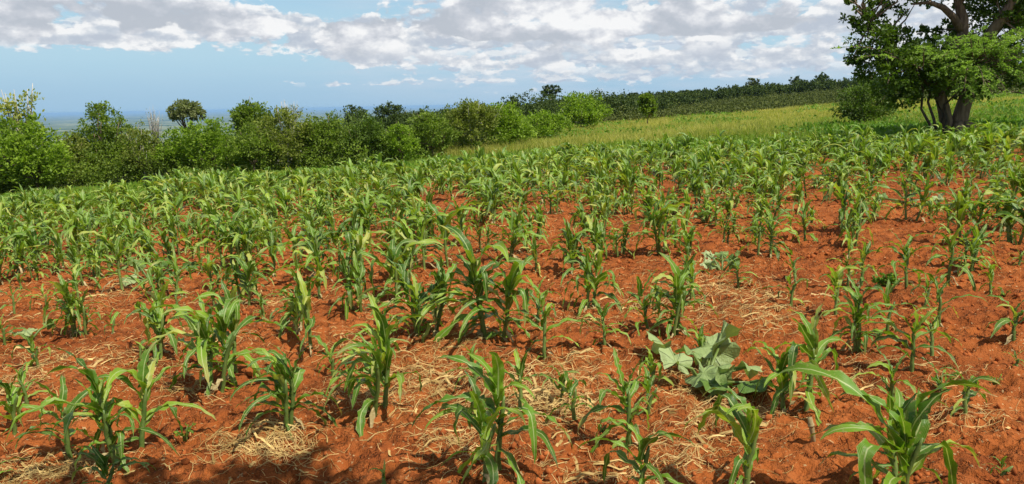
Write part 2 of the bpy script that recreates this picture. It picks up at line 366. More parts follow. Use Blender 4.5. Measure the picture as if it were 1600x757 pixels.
# ------------------------------------------------------------------ the land
MEADOW_A = [-.9, -.47, -.33, -.14, -.09, .04, .086, .12, .17, .30, .43, .69, 1.2]
MEADOW_R = [26, 30, 34, 36, 38, 56, 74, 76, 76, 88, 94, 86, 84]          # far edge of the open ground, by direction
FIELD_A = [-1.2, -.7, -.55, -.4, -.33, -.14, .0, .1, .2, .43, .6, .9]
FIELD_R = [23, 25, 25, 25, 24, 23.5, 24, 25, 25, 23.5, 23.5, 23.5]              # far edge of the maize
def ground_sheet():
    rr = [0.0, .6]
    r = 1.2
    while r < 14: rr.append(r); r *= 1.0052
    while r < 60000: rr.append(r); r *= 1.028
    rr = np.array(rr)
    az = np.concatenate([np.arange(-180, -46, 2.5), np.arange(-44, 44.01, .16), np.arange(46, 180, 2.5)]) * PI / 180
    R_, A_ = np.meshgrid(rr, az, indexing='ij')
    x = R_ * np.sin(A_); y = R_ * np.cos(A_); z = ground_z(x, y)
    n, k = R_.shape
    i = np.arange(n - 1)[:, None] * k; j = np.arange(k)[None, :]; j2 = (j + 1) % k
    q = np.stack([i + j, i + k + j, i + k + j2, i + j2], -1).reshape(-1, 4)
    a = np.where(y > .5, x / np.maximum(y, .5), 3 * np.sign(x))
    rf = np.interp(a, FIELD_A, FIELD_R) + 2.5 * fbm(x / 4, y / 4, 3, 77); rm = np.interp(a, MEADOW_A, MEADOW_R)
    cover = np.where(R_ < 12, 0.0, sstep(-6, 3, R_ - rf))                    # 0 bare soil, 1 weedy green, 2 dry meadow, 3 bush floor, 4 plain
    cover = cover + sstep(16, 27, R_ - rf) * sstep(-.12, .05, a)
    cover = np.where(R_ > rm, 3.0, cover); cover = np.where(R_ > 500, 4.0, cover)
    mb = MB(); mb.add(np.stack([x, y, z], -1), q, None, cover.ravel())
    m, g = new_mat('ground')
    geo = g.node('ShaderNodeNewGeometry'); pos = geo.outputs['Position']
    nA = g.noise(pos, 1.3, 6, .6); nB = g.noise(pos, 14, 6, .65); nC = g.noise(pos, 70, 4, .6)
    soil = g.ramp(nA, [(.25, (.20, .050, .012)), (.5, (.315, .086, .018)), (.78, (.41, .130, .034))])
    soil = g.mix(g.smooth(nB, .38, .68, 0, .45), soil, (.40, .125, .036))
    soil = g.mix(g.smooth(g.noise(pos, 3.2, 5, .65), .50, .68, 0, .55), soil, (.150, .037, .011))
    soil = g.mix(g.smooth(g.noise(pos, .55, 4, .6), .46, .66, 0, .38), soil, (.17, .041, .012))
    soil = g.mix(g.smooth(nC, .56, .72, 0, .45), soil, (.22, .05, .016))
    soil = g.mix(g.smooth(g.noise(pos, 38, 2, .5), .66, .70, 0, .7), soil, (.50, .36, .17))      # bits of chaff
    c = var_attr(g)
    g1 = g.ramp(nB, [(.3, (.085, .13, .022)), (.7, (.16, .20, .04))])
    g2 = g.ramp(g.noise(pos, .5, 6, .6), [(.3, (.17, .20, .03)), (.55, (.27, .25, .045)), (.75, (.36, .29, .075))])
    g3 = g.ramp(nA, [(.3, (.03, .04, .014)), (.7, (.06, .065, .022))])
    pn = g.noise(pos, .0011, 8, .62); pf = g.node('ShaderNodeTexVoronoi', feature='F1'); g.put(pf.inputs['Vector'], pos); pf.inputs['Scale'].default_value = .0016
    pc = g.ramp(pn, [(.35, (.015, .035, .018)), (.46, (.03, .06, .022)), (.52, (.32, .31, .15)), (.58, (.04, .075, .025)), (.68, (.26, .27, .12))])
    pc = g.mix(.35, pc, g.ramp(g.m('FRACT', g.m('MULTIPLY', pf.outputs['Distance'], .013)), [(0, (.03, .06, .02)), (1, (.20, .20, .08))]))
    col = g.mix(g.smooth(c, .05, .95), soil, g1)
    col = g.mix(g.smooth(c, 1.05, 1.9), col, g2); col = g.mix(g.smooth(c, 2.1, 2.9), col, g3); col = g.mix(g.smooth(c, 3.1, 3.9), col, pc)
    cr = g.smooth(g.noise(pos, 9, 5, .7), .36, .50)
    bh = g.m('ADD', g.m('ADD', g.m('MULTIPLY', nB, 1.0), g.m('MULTIPLY', nC, .45)), g.m('MULTIPLY', cr, .8))
    finish(g, col, .95, bh, .045, .9, spec=.08)
    tag(mb.build('ground', m), kind='structure')
ground_sheet()

# ------------------------------------------------------------------ foliage helpers
def leaf_quads(mb, c, d, size, var, aspect=.55, rng=RNG):
    """diamond leaves at points c, pointing along d"""
    n = len(c); d = d / (np.linalg.norm(d, axis=1)[:, None] + 1e-9)
    rnd = rng.normal(size=(n, 3)) * .62 + np.array([0, 0, .85]); sd = np.cross(d, rnd); sd /= np.linalg.norm(sd, axis=1)[:, None] + 1e-9
    nm = np.cross(d, sd); L = np.asarray(size).reshape(-1, 1) * np.ones((n, 1)); W = L * aspect
    v = np.stack([c, c + d * L * .5 + sd * W * .5 + nm * L * .07, c + d * L, c + d * L * .5 - sd * W * .5 + nm * L * .07], 1)
    q = np.arange(n * 4).reshape(n, 4)
    mb.add(v.reshape(-1, 3), q, None, np.repeat(var, 4))
def crown_points(lobes, n, rng, cl_r=.28, per=26):
    """leaf points gathered in clumps through ellipsoid lobes: (cx, cy, cz, rx, ry, rz)"""
    lobes = np.array(lobes, float); vol = (lobes[:, 3] * lobes[:, 4] * lobes[:, 5]) ** .72; pr = vol / vol.sum()
    nc = max(3, n // per); li = rng.choice(len(lobes), nc, p=pr); lb = lobes[li]
    u = rng.normal(size=(nc, 3)); u /= np.linalg.norm(u, axis=1)[:, None]
    rad = rng.random(nc) ** .42
    cc = lb[:, :3] + u * rad[:, None] * lb[:, 3:6]
    scale = (lb[:, 3] * lb[:, 4] * lb[:, 5]) ** (1 / 3)
    k = per + rng.integers(-per // 3, per // 3 + 1, nc)
    idx = np.repeat(np.arange(nc), k); m = len(idx)
    off = rng.normal(size=(m, 3)) * np.array([1, 1, .72]) * (cl_r * scale[idx] * rng.uniform(.5, 1.15, nc)[idx])[:, None] * .62
    pts = cc[idx] + off
    out = u[idx] * .8 + rng.normal(size=(m, 3)) * .75 + np.array([0, 0, .25])
    cv = rng.uniform(.15, .85, nc)[idx] + rng.normal(size=m) * .16
    return pts, out, np.clip(cv, 0, 1), cc
def limbs(mb, base, tips, r0, rng, sides=6, bend=.2):
    for tp in tips:
        tp = np.asarray(tp, float); b = np.asarray(base, float); L = np.linalg.norm(tp - b); n = 6
        t = np.linspace(0, 1, n)[:, None]
        p = b + (tp - b) * t + np.sin(t * PI) * rng.normal(size=3) * L * bend * .35
        p[:, 2] += (t[:, 0] ** .7 - t[:, 0]) * L * .25
        mb.tube(p, np.linspace(r0, r0 * .18, n), sides)
def bush(name, label, cat, px, by, ty, hw, mat, group=None, n=3800, leaf=.10, per=26, thin=1.0, depth=None, trunk='bark', stem_h=.05, flat=1.0, lobes=None, seed=0, dist=None, sticks=5, cl=.30):
    """a shrub or tree standing where the photograph shows its foot, of the height and breadth it has there"""
    rng = np.random.default_rng(1000 + seed + int(px) * 7)
    if dist is None: x, y = ground_at(px, by)
    else:
        d = ray(px, by); x, y = d[0] / d[1] * dist, dist
    gz = float(height(x, y)); w = math.hypot(x, y); sc = y / (F_PX * math.cos(PITCH)) * 1.0
    if dist is not None:                                   # foot hidden: height counts from the ground there to the seen top
        d = ray(px, ty); H = EYE + d[2] / d[1] * y - gz
    else: H = (by - ty) * sc
    W = hw * sc
    root = empty(name, (x, y, gz)); tag(root, label, cat, group)
    zb = H * stem_h
    if lobes is None:
        k = 6; lobes = [(0, 0, zb + (H - zb) * .5, W * .68, W * .68, (H - zb) * .46)]
        for i in range(k):
            a = i * 2 * PI / k + rng.uniform(-.4, .4); rr = rng.uniform(.32, .6) * W; hh = rng.uniform(.28, .74)
            lobes.append((math.cos(a) * rr, math.sin(a) * rr, zb + (H - zb) * hh, W * rng.uniform(.3, .48), W * rng.uniform(.3, .48), (H - zb) * rng.uniform(.18, .28) * flat))
        lobes.append((rng.uniform(-.15, .15) * W, 0, zb + (H - zb) * .80, W * .34, W * .34, (H - zb) * .2 * flat))
    else: lobes = [(a * W, b * W, c * H, d_ * W, e * W, f * H) for a, b, c, d_, e, f in lobes]
    mb = MB(); pts, out, cv, cc = crown_points(lobes, n, rng, cl, per)
    keep = pts[:, 2] > .03; leaf_quads(mb, pts[keep], out[keep], leaf * rng.uniform(.65, 1.3, keep.sum()), cv[keep], .55, rng)
    mb.build('crown', FOL[mat], root)
    tb = MB(); r0 = max(.03, H * .022) * thin
    tips = cc[rng.choice(len(cc), min(len(cc), 9 if per > 20 else 22), replace=False)]
    limbs(tb, (0, 0, -.1), [(0, 0, max(zb, H * .3))], r0 * 1.3, rng, bend=.1)
    limbs(tb, (0, 0, max(zb, H * .22) * .8), tips, r0 * .8, rng)
    for i in range(sticks):
        p = cc[rng.integers(len(cc))]; e = p * np.array([1.18, 1.18, 1.0]) + np.array([0, 0, rng.uniform(.1, .28) * H * .6])
        tb.tube(np.stack([p * .6, p, e]), [r0 * .4, r0 * .25, r0 * .1], 4)
    tb.build('trunk', {'bark': M_BARK, 'pale': M_PALEBARK, 'dark': M_DARKBARK}[trunk], root)
    return root

# ------------------------------------------------------------------ bushes along the far edge of the field
HEDGE = 'bushes along the edge of the field'
BUSHES = [
    # name, label, cat, px, base, top, half width, foliage, n, leaf, extra
    ('shrub', 'bright leafy bush at the left end of the hedge behind the maize', 'bush', 62, 293, 186, 52, 'bright', 4200, .13, {}),
    ('shrub', 'mid green bush cut by the left border of the photo', 'bush', -5, 296, 196, 62, 'mid', 4200, .12, {}),
    ('sapling', 'thin yellowish sapling sticking up above the leftmost bushes', 'tree', 45, 286, 150, 30, 'yellow', 520, .16, {'lobes': [(-.5, 0, .78, .5, .5, .16), (.4, 0, .84, .5, .5, .16), (-.9, 0, .66, .4, .4, .14), (.1, 0, .70, .6, .5, .18)], 'trunk': 'pale', 'stem_h': .5, 'cl': .8, 'sticks': 10}),
    ('shrub', 'low olive bush in the gap left of the pointed bush', 'bush', 118, 284, 210, 32, 'olive', 2200, .10, {}),
    ('conical_tree', 'pointed olive green bush tree with bare twigs on top', 'tree', 172, 278, 164, 47, 'mid', 7200, .10, {'lobes': [(0, 0, .33, .8, .8, .26), (-.3, 0, .52, .5, .5, .2), (.3, .1, .55, .5, .5, .2), (0, 0, .72, .55, .5, .18), (-.05, 0, .88, .3, .3, .10), (.55, 0, .35, .4, .4, .2), (-.55, 0, .36, .4, .4, .22)], 'sticks': 12}),
    ('shrub', 'brownish olive bush right of the pointed bush', 'bush', 226, 276, 198, 34, 'olive', 2800, .09, {'sticks': 12, 'trunk': 'pale'}),
    ('shrub', 'small bright bush below the umbrella shaped tree', 'bush', 278, 272, 206, 30, 'bright', 2600, .10, {}),
    ('shrub', 'broad bright green bush below the dark dome tree', 'bush', 340, 268, 190, 50, 'bright', 4200, .11, {}),
    ('shrub', 'rounded mid green bush behind the pale leaning trunk', 'bush', 398, 266, 196, 38, 'mid', 3000, .10, {}),
    ('shrub', 'tall olive bush with pale bent branches at its foot', 'bush', 452, 260, 172, 50, 'olive', 4600, .10, {'trunk': 'pale', 'sticks': 9}),
    ('shrub', 'dark green bush right of the pale bent branches', 'bush', 512, 255, 180, 42, 'mid', 3800, .10, {}),
    ('shrub', 'darkest rounded bush in the middle of the hedge', 'bush', 570, 251, 186, 44, 'dark', 4200, .10, {}),
    ('shrub', 'small yellow green bush right of the darkest bush', 'bush', 628, 247, 196, 30, 'bright', 2200, .10, {}),
    ('shrub', 'low bush in the hedge with pale dry grass at its foot', 'bush', 676, 240, 178, 38, 'mid', 3400, .10, {}),
    ('shrub', 'tall loose yellow green bush topping the right half of the hedge', 'bush', 736, 233, 162, 42, 'olive', 4200, .11, {'sticks': 10, 'trunk': 'pale'}),
    ('shrub', 'bright green bush near the right end of the hedge', 'bush', 792, 226, 168, 44, 'bright', 4600, .13, {}),
    ('shrub', 'low bright bush that ends the hedge on the meadow', 'bush', 848, 215, 179, 42, 'bright', 3600, .13, {}),
    ('tree', 'light green rounded tree with pale bare branches at the meadow edge', 'tree', 908, 197, 150, 42, 'bright', 3800, .19, {'trunk': 'pale', 'sticks': 12}),
    ('tree', 'small slender tree standing alone before the shaded hill', 'tree', 1012, 190, 151, 14, 'mid', 1500, .22, {'stem_h': .3}),
]
for nm, lb, ct, px, by, ty, hw, mt, n, lf, ex in BUSHES:
    bush(nm, lb, ct, px, by + 7, ty - 2, hw * 1.2, mt, HEDGE if nm == 'shrub' else None, int(n * 1.7), lf * 1.08, **ex)

bush('umbrella_tree', 'umbrella shaped grey green tree standing out against the far plain', 'tree', 274, 0, 158, 27, 'grey', None, 4200, .28, dist=75, thin=.8, stem_h=.5,
     lobes=[(0, 0, .84, .7, .7, .15), (-.45, 0, .80, .45, .5, .12), (.5, 0, .80, .42, .5, .12), (0, .3, .88, .6, .6, .11), (0, -.4, .80, .6, .5, .14), (-.78, 0, .74, .22, .3, .08), (.8, 0, .74, .2, .3, .08)], sticks=0)
bush('domed_tree', 'dark dome shaped tree behind the bright bushes', 'tree', 380, 0, 158, 42, 'mid', None, 9500, .17, dist=46, stem_h=.15)
bush('dead_tree', 'bare grey tree with flat twiggy top above the hedge', 'tree', 442, 0, 163, 18, 'grey', None, 330, .10, dist=44, per=12, thin=.45, cl=.6, stem_h=.5, trunk='pale', sticks=34,
     lobes=[(0, 0, .92, .9, .6, .05), (.3, 0, .86, .6, .6, .05), (-.5, 0, .9, .4, .4, .05)])
bush('bare_tree', 'leafless twiggy tree right of the pointed bush', 'tree', 219, 0, 168, 14, 'grey', None, 120, .08, dist=48, per=5, thin=.4, cl=.6, stem_h=.5, trunk='pale', sticks=34,
     lobes=[(0, 0, .85, .8, .6, .12), (.3, 0, .72, .6, .6, .1)])
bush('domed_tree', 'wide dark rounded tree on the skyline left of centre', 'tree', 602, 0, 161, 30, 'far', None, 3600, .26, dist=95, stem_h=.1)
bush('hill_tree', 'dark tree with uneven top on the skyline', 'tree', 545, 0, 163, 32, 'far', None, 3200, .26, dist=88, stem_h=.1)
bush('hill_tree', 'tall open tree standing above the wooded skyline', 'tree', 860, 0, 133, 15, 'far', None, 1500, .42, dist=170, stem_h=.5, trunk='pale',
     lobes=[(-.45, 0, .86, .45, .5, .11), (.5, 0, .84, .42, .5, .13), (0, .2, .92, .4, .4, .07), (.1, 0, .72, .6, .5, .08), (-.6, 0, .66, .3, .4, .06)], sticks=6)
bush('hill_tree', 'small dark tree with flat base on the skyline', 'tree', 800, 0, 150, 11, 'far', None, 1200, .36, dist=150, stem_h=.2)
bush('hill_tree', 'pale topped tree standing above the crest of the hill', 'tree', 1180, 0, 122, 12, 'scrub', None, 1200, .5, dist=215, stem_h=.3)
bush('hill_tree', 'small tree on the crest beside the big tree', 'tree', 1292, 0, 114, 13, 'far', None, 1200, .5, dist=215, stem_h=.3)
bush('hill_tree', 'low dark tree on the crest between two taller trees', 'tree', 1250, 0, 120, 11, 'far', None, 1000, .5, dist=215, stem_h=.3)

def hill_woods():
    """the wood that covers the rise beyond the meadow and the thicket behind the hedge: nobody could count it"""
    rng = np.random.default_rng(5)
    FA = [-1.0, -.7, -.5, -.3, -.2, -.13, -.06, .0, .086, .17, .2, .24, .3, .43, .6, .8]
    FR = [33, 35, 37, 40, 42, 44, 52, 64, 86, 88, 112, 140, 178, 195, 190, 180]
    mb = MB(); sb = MB()
    m = 5200; a = rng.uniform(-.85, .85, m); u = rng.random(m)
    r = np.sqrt(28 ** 2 + u * (340 ** 2 - 28 ** 2)); az = np.arctan(a); x = r * np.sin(az); y = r * np.cos(az)
    rf = np.interp(a, FA, FR) + rng.normal(size=m) * 3
    lim = np.interp(a, [-.9, -.5, -.3, -.2, -.1], [62, 70, 90, 150, 340])
    ok = (r > rf) & (r < lim)
    # denser first rows so the wood shows a closed front
    m2 = 420; a2 = rng.uniform(-.85, .8, m2); r2 = np.interp(a2, FA, FR) + np.abs(rng.normal(size=m2)) * 9 + 2
    x = np.concatenate([x[ok], r2 * np.sin(np.arctan(a2))]); y = np.concatenate([y[ok], r2 * np.cos(np.arctan(a2))])
    r = np.hypot(x, y); aa = x / y
    for i in range(len(x)):
        h = rng.uniform(2.9, 5.3) * (.62 if r[i] < 75 else 1.0) * np.interp(aa[i], [-.8, -.3, -.1, .2], [.62, .68, .9, 1.0])
        if r[i] > 140 and rng.random() < .04: h *= 1.25
        h *= .66 if r[i] > 100 else .82
        w = h * rng.uniform(.42, .75); n = int(np.clip(110000 / r[i] ** 1.15, 120, 1100)); lf = .0016 * r[i] + .06
        gz = float(height(x[i], y[i]))
        lobes = [(0, 0, h * .48, w * .8, w * .8, h * .42)] + [(rng.uniform(-.6, .6) * w, rng.uniform(-.6, .6) * w, h * rng.uniform(.4, .85), w * .42, w * .42, h * .17) for _ in range(4)]
        p, o, cv, cc = crown_points(lobes, n, rng, .34, 14)
        leaf_quads(mb, p + np.array([x[i], y[i], gz]), o, lf * rng.uniform(.7, 1.4, len(p)), np.clip(cv + rng.normal() * .2, 0, 1), .7, rng)
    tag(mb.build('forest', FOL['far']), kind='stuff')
    # low scrub between the meadow and the wood
    m = 3600; a = rng.uniform(.08, .82, m); rm = np.interp(a, MEADOW_A, MEADOW_R); rf = np.interp(a, FA, FR) + 8
    r = rm + (rf - rm) * rng.random(m) ** .9 + rng.normal(size=m) * 1.2; az = np.arctan(a)
    for i in range(m):
        x_, y_ = r[i] * math.sin(az[i]), r[i] * math.cos(az[i]); h = rng.uniform(.4, 1.0) * (1 + (rng.random() < .06)); w = h * rng.uniform(.7, 1.4)
        p, o, cv, cc = crown_points([(0, 0, h * .45, w, w, h * .5)], 60, rng, .4, 12)
        leaf_quads(sb, p + np.array([x_, y_, float(height(x_, y_))]), o, .2 * rng.uniform(.7, 1.4, len(p)), np.clip(cv + rng.normal() * .2, 0, 1), .7, rng)
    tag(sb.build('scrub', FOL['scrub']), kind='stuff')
    # undergrowth closing the foot of the hedge
    ub = MB()
    for px in np.arange(-160, 880, 5.0):
        by = np.interp(px, [-160, 0, 175, 340, 450, 570, 680, 790, 850, 890], [306, 298, 283, 270, 262, 253, 242, 228, 216, 208]) + rng.normal() * 2 + 5
        x_, y_ = ground_at(px, by); h = rng.uniform(.4, 1.8); w = h * rng.uniform(.5, .8)
        p, o, cv, cc = crown_points([(0, 0, h * .45, w, w, h * .5)], 240, rng, .35, 16)
        leaf_quads(ub, p + np.array([x_, y_ + w, float(height(x_, y_))]), o, .09 * rng.uniform(.7, 1.4, len(p)), np.clip(cv + rng.normal() * .25, 0, 1), .6, rng)
    tag(ub.build('undergrowth', FOL['mid']), kind='stuff')
hill_woods()

def dead_branches():
    x, y = ground_at(440, 259); gz = float(height(x, y)); s = y / F_PX
    r = empty('dead_branch', (x, y - .3, gz)); tag(r, 'pale dead trunk leaning at the foot of the olive bush', 'branch')
    mb = MB(); mb.tube([(-.35, 0, -.05), (-.12, .1, .18), (.22, .15, .52), (.42, .2, .75)], [.07, .065, .055, .03], 7); mb.build('trunk', M_PALEBARK, r)
    for k, (a, b, c) in enumerate([((.45, 0, -.05), (.62, .1, .5), (.5, .1, 1.05)), ((.8, 0, -.05), (.95, 0, .45), (1.2, .1, 1.1)), ((.62, 0, 0), (.8, .1, .3), (.72, .1, .8))]):
        mb = MB(); mb.tube([a, b, c], [.045, .035, .015], 6); mb.build('branch', M_PALEBARK, r)
dead_branches()

# ------------------------------------------------------------------ the big tree on the right
def big_tree():
    px0, by0 = 1486, 214
    x0, y0 = ground_at(px0, by0); gz = float(height(x0, y0)); s = y0 / F_PX
    L = lambda px, py, d=0.0: np.array([(px - px0) * s, d, (by0 - py) * s])
    rng = np.random.default_rng(31)
    root = empty('big_tree', (x0, y0, gz)); tag(root, 'big old tree with forked trunk and broad dark crown at the right', 'tree')
    t = MB()   # the thick right stem and what grows from it
    t.tube([L(1496, 211), L(1496, 195), L(1500, 172), L(1506, 148), L(1512, 118, .1), L(1520, 88, .2)], [.32, .25, .225, .205, .175, .15], 10)
    for k in range(6):
        a = k * PI / 3; t.tube([L(1496, 196) + np.array([math.cos(a) * .2, math.sin(a) * .2, 0]), L(1496, 203) + np.array([math.cos(a) * .38, math.sin(a) * .38, 0]), L(1496, 211) + np.array([math.cos(a) * .44, math.sin(a) * .44, 0])], [.2, .16, .08], 6)
    t.tube([L(1512, 118, .1), L(1535, 85, .6), L(1570, 55, 1.0), L(1610, 20, 1.3)], [.2, .16, .11, .05], 8)
    t.tube([L(1520, 88, .2), L(1540, 40, -.2), L(1565, -20, -.5), L(1580, -80, -.5)], [.19, .15, .1, .05], 8)
    t.tube([L(1535, 85, .6), L(1580, 95, -.3), L(1625, 80, -.8)], [.12, .09, .04], 7)
    t.build('trunk', M_BARK, root)
    t = MB()   # the leaning left stem
    t.tube([L(1484, 211), L(1478, 196), L(1467, 168, -.1), L(1457, 140, -.1), L(1462, 112), L(1478, 84), L(1490, 62), L(1489, 40), L(1480, 15), L(1470, -25), L(1462, -70)], [.24, .195, .175, .16, .16, .16, .16, .15, .13, .10, .06], 9)
    t.tube([L(1490, 58), L(1472, 36, -.1), L(1452, 22, -.2), L(1430, 14, -.2), L(1405, 16, -.2)], [.14, .11, .09, .06, .03], 7)
    t.tube([L(1457, 140, -.1), L(1436, 118, .2), L(1410, 92, .4), L(1385, 62, .4), L(1355, 38, .3), L(1330, 20, .2)], [.16, .13, .1, .08, .05, .02], 7)
    t.tube([L(1410, 92, .4), L(1375, 88, .1), L(1345, 85, 0)], [.08, .05, .02], 6)
    t.tube([L(1480, 15), L(1510, -20, .3), L(1530, -70, .4)], [.11, .08, .04], 7)
    t.tube([L(1385, 62, .4), L(1395, 40, .3), L(1412, 20, .2)], [.05, .035, .015], 6)
    t.build('trunk', M_BARK, root)
    t = MB(); t.tube([L(1566, 55, -1.6), L(1580, 67, -1.5), L(1596, 78, -1.4), L(1622, 98, -1.2)], [.035, .05, .055, .06], 7); t.build('bare_branch', M_PALEBARK, root)
    lob = [(1372, 118, 34, 30, -.7, .9), (1360, 70, 30, 34, -.6, .8), (1400, 92, 34, 30, -.6, .9), (1420, 128, 36, 24, -.8, .9), (1388, 150, 26, 16, -.5, .7), (1348, 62, 30, 40, 0, .9), (1338, 36, 22, 22, .2, .6), (1352, 100, 26, 26, .1, .8), (1308, 2, 26, 9, .2, .5), (1345, 4, 34, 12, .2, .8), (1385, 14, 40, 15, .3, 1.0), (1330, 92, 16, 16, .2, .5),
           (1405, 72, 34, 24, .3, 1.0), (1412, 112, 46, 32, .2, 1.3), (1455, 106, 52, 34, .1, 1.5), (1500, 128, 50, 26, .3, 1.5), (1445, 78, 30, 18, .5, .8), (1430, 138, 36, 20, -.2, 1.0),
           (1548, 118, 40, 34, .3, 1.4), (1510, 84, 36, 26, .9, 1.0), (1552, 62, 40, 44, .8, 1.4), (1590, 40, 40, 50, .6, 1.5), (1540, 14, 36, 34, .4, 1.2), (1588, 118, 34, 30, -.4, 1.2), (1596, 146, 20, 12, -.6, .7),
           (1508, -6, 40, 20, .2, 1.2), (1440, -8, 44, 20, .3, 1.2), (1400, -22, 50, 22, .3, 1.4), (1470, -50, 70, 36, 0, 2.0), (1560, -60, 80, 46, .2, 2.2), (1640, 0, 60, 60, .6, 2.0), (1650, 90, 44, 40, .3, 1.6),
           (1500, -120, 80, 40, 0, 2.2), (1600, -130, 70, 40, 0, 2.0), (1680, -50, 50, 60, .2, 1.8), (1465, 52, 16, 12, .8, .5), (1500, 48, 18, 16, .9, .6), (1330, -14, 30, 12, .3, .9)]
    lobes = [(*L(px, py, d), rx * s, dr, ry * s) for px, py, rx, ry, d, dr in lob]
    mb = MB(); p, o, cv, cc = crown_points(lobes, 56000, rng, .245, 40)
    leaf_quads(mb, p, o, .125 * rng.uniform(.6, 1.35, len(p)), cv, .55, rng); mb.build('crown', FOL['tree'], root)
    # twigs inside the crown
    tw = MB(); joints = np.array([L(1512, 118), L(1490, 62), L(1385, 62, .4), L(1410, 92, .4), L(1540, 40, -.2), L(1535, 85, .6), L(1462, 112), L(1470, -25), L(1565, -20, -.5), L(1355, 38, .3), L(1610, 20, 1.3)])
    for c in cc[::5]:
        j = joints[np.argmin(np.linalg.norm(joints - c, axis=1))]; mid = (j + c) / 2 + rng.normal(size=3) * .15
        tw.tube(np.stack([j, mid, c]), [.035, .024, .008], 4, cap=False)
    tag(tw.build('twigs', M_BARK, root), kind='stuff')
    # a lighter thorn tree with feathery sprays growing through the big tree
    r2 = empty('acacia_tree', (x0 - .75, y0 - .7, float(height(x0 - .75, y0 - .7)))); tag(r2, 'feathery light green thorn tree growing in front of the big trunk', 'tree')
    o0 = np.array([x0 - .75, y0 - .7, float(height(x0 - .75, y0 - .7))]) - np.array([x0, y0, gz])
    K = lambda px, py, d=0.0: L(px, py, d) - o0
    for pts in ([K(1446, 206, -.6), K(1440, 185, -.6), K(1432, 160, -.5), K(1440, 130, -.4), K(1470, 105, -.8)], [K(1454, 206, -.5), K(1457, 180, -.5), K(1448, 155, -.3), K(1470, 130, -.6), K(1510, 105, -1.2)],
                [K(1461, 206, -.5), K(1466, 185, -.4), K(1463, 165, -.3), K(1490, 130, -.6)], [K(1440, 206, -.7), K(1430, 190, -.7), K(1420, 170, -.6), K(1420, 140, -.6), K(1405, 110, -.7)]):
        mb = MB(); mb.tube(pts, np.linspace(.048, .026, len(pts)), 7); mb.build('stem', M_DARKBARK, r2)
    ab = MB(); wb = MB()
    def spray(p0, p1, droop, n_side):
        n = 8; t_ = np.linspace(0, 1, n)[:, None]; pts = p0 + (p1 - p0) * t_; pts[:, 2] += (np.sin(t_[:, 0] * PI * .7) * .35 - droop * t_[:, 0] ** 2) * np.linalg.norm(p1 - p0) * .35
        wb.tube(pts, np.linspace(.018, .005, n), 4, cap=False)
        for k in range(n_side):
            f = rng.uniform(.12, 1); i = min(int(f * (n - 1)), n - 2); q = pts[i] + (pts[i + 1] - pts[i]) * (f * (n - 1) - i)
            side = np.cross(pts[i + 1] - pts[i], [0, 0, 1]); side /= np.linalg.norm(side) + 1e-6
            dr = side * rng.choice([-1, 1]) + (pts[i + 1] - pts[i]) / np.linalg.norm(pts[i + 1] - pts[i]) * rng.uniform(.2, .9) + np.array([0, 0, rng.uniform(-.25, .3)]); dr /= np.linalg.norm(dr)
            ln = rng.uniform(.12, .34); m = 14; tt = np.linspace(.05, 1, m)[:, None]; c = q + dr * tt * ln + np.array([0, 0, -1]) * tt ** 2 * ln * .2
            leaf_quads(ab, c, np.tile(dr, (m, 1)) + rng.normal(size=(m, 3)) * .6, .062 * rng.uniform(.7, 1.3, m), np.clip(rng.uniform(.2, .9) + rng.normal(size=m) * .1, 0, 1), .5, rng)
    for a, b, dp in [((1470, 105), (1420, 84), .6), ((1480, 100), (1440, 68), .5), ((1500, 100), (1475, 62), .3), ((1505, 100), (1520, 66), .3), ((1510, 100), (1562, 54), .4), ((1512, 104), (1566, 76), .5), ((1515, 108), (1572, 98), .7),
                     ((1505, 110), (1550, 122), .9), ((1490, 108), (1505, 132), .9), ((1480, 110), (1455, 128), .9), ((1470, 108), (1425, 108), .7), ((1495, 105), (1540, 88), .4), ((1490, 100), (1500, 78), .2), ((1475, 112), (1480, 140), .9),
                     ((1500, 104), (1535, 108), .6), ((1485, 98), (1455, 88), .4), ((1470, 104), (1412, 96), .5), ((1405, 110), (1290, 84), .35), ((1405, 112), (1310, 96), .5),
                     ((1405, 110), (1365, 78), .3), ((1440, 130), (1440, 108), .2)]:
        for q in range(1 if b[0] < 1400 else 4):
            d0 = -1.1 + rng.normal() * .35; p0 = K(*a, d0 + .4); p1 = K(*b, d0 - .4 * rng.random()) + rng.normal(size=3) * np.array([.16, .45, .10])
            spray(p0, p1, dp, 24)
    ab.build('crown', FOL['acacia'], r2); wb.build('branches', M_BARK, r2)['kind'] = 'stuff'
    # yellowish young leaves at the foot of the crown on its left
    bush('tree', 'low dark flat topped tree left of the big trunk', 'tree', 1348, 199, 116, 46, 'dark', None, 7500, .11, stem_h=.08, trunk='dark',
         lobes=[(0, 0, .35, .95, .8, .16), (.2, 0, .6, .7, .7, .2), (-.3, 0, .55, .6, .6, .18), (.35, 0, .82, .5, .5, .14), (-.55, 0, .3, .5, .5, .12), (.7, 0, .35, .45, .5, .14), (0, 0, .2, .7, .6, .12)])
big_tree()

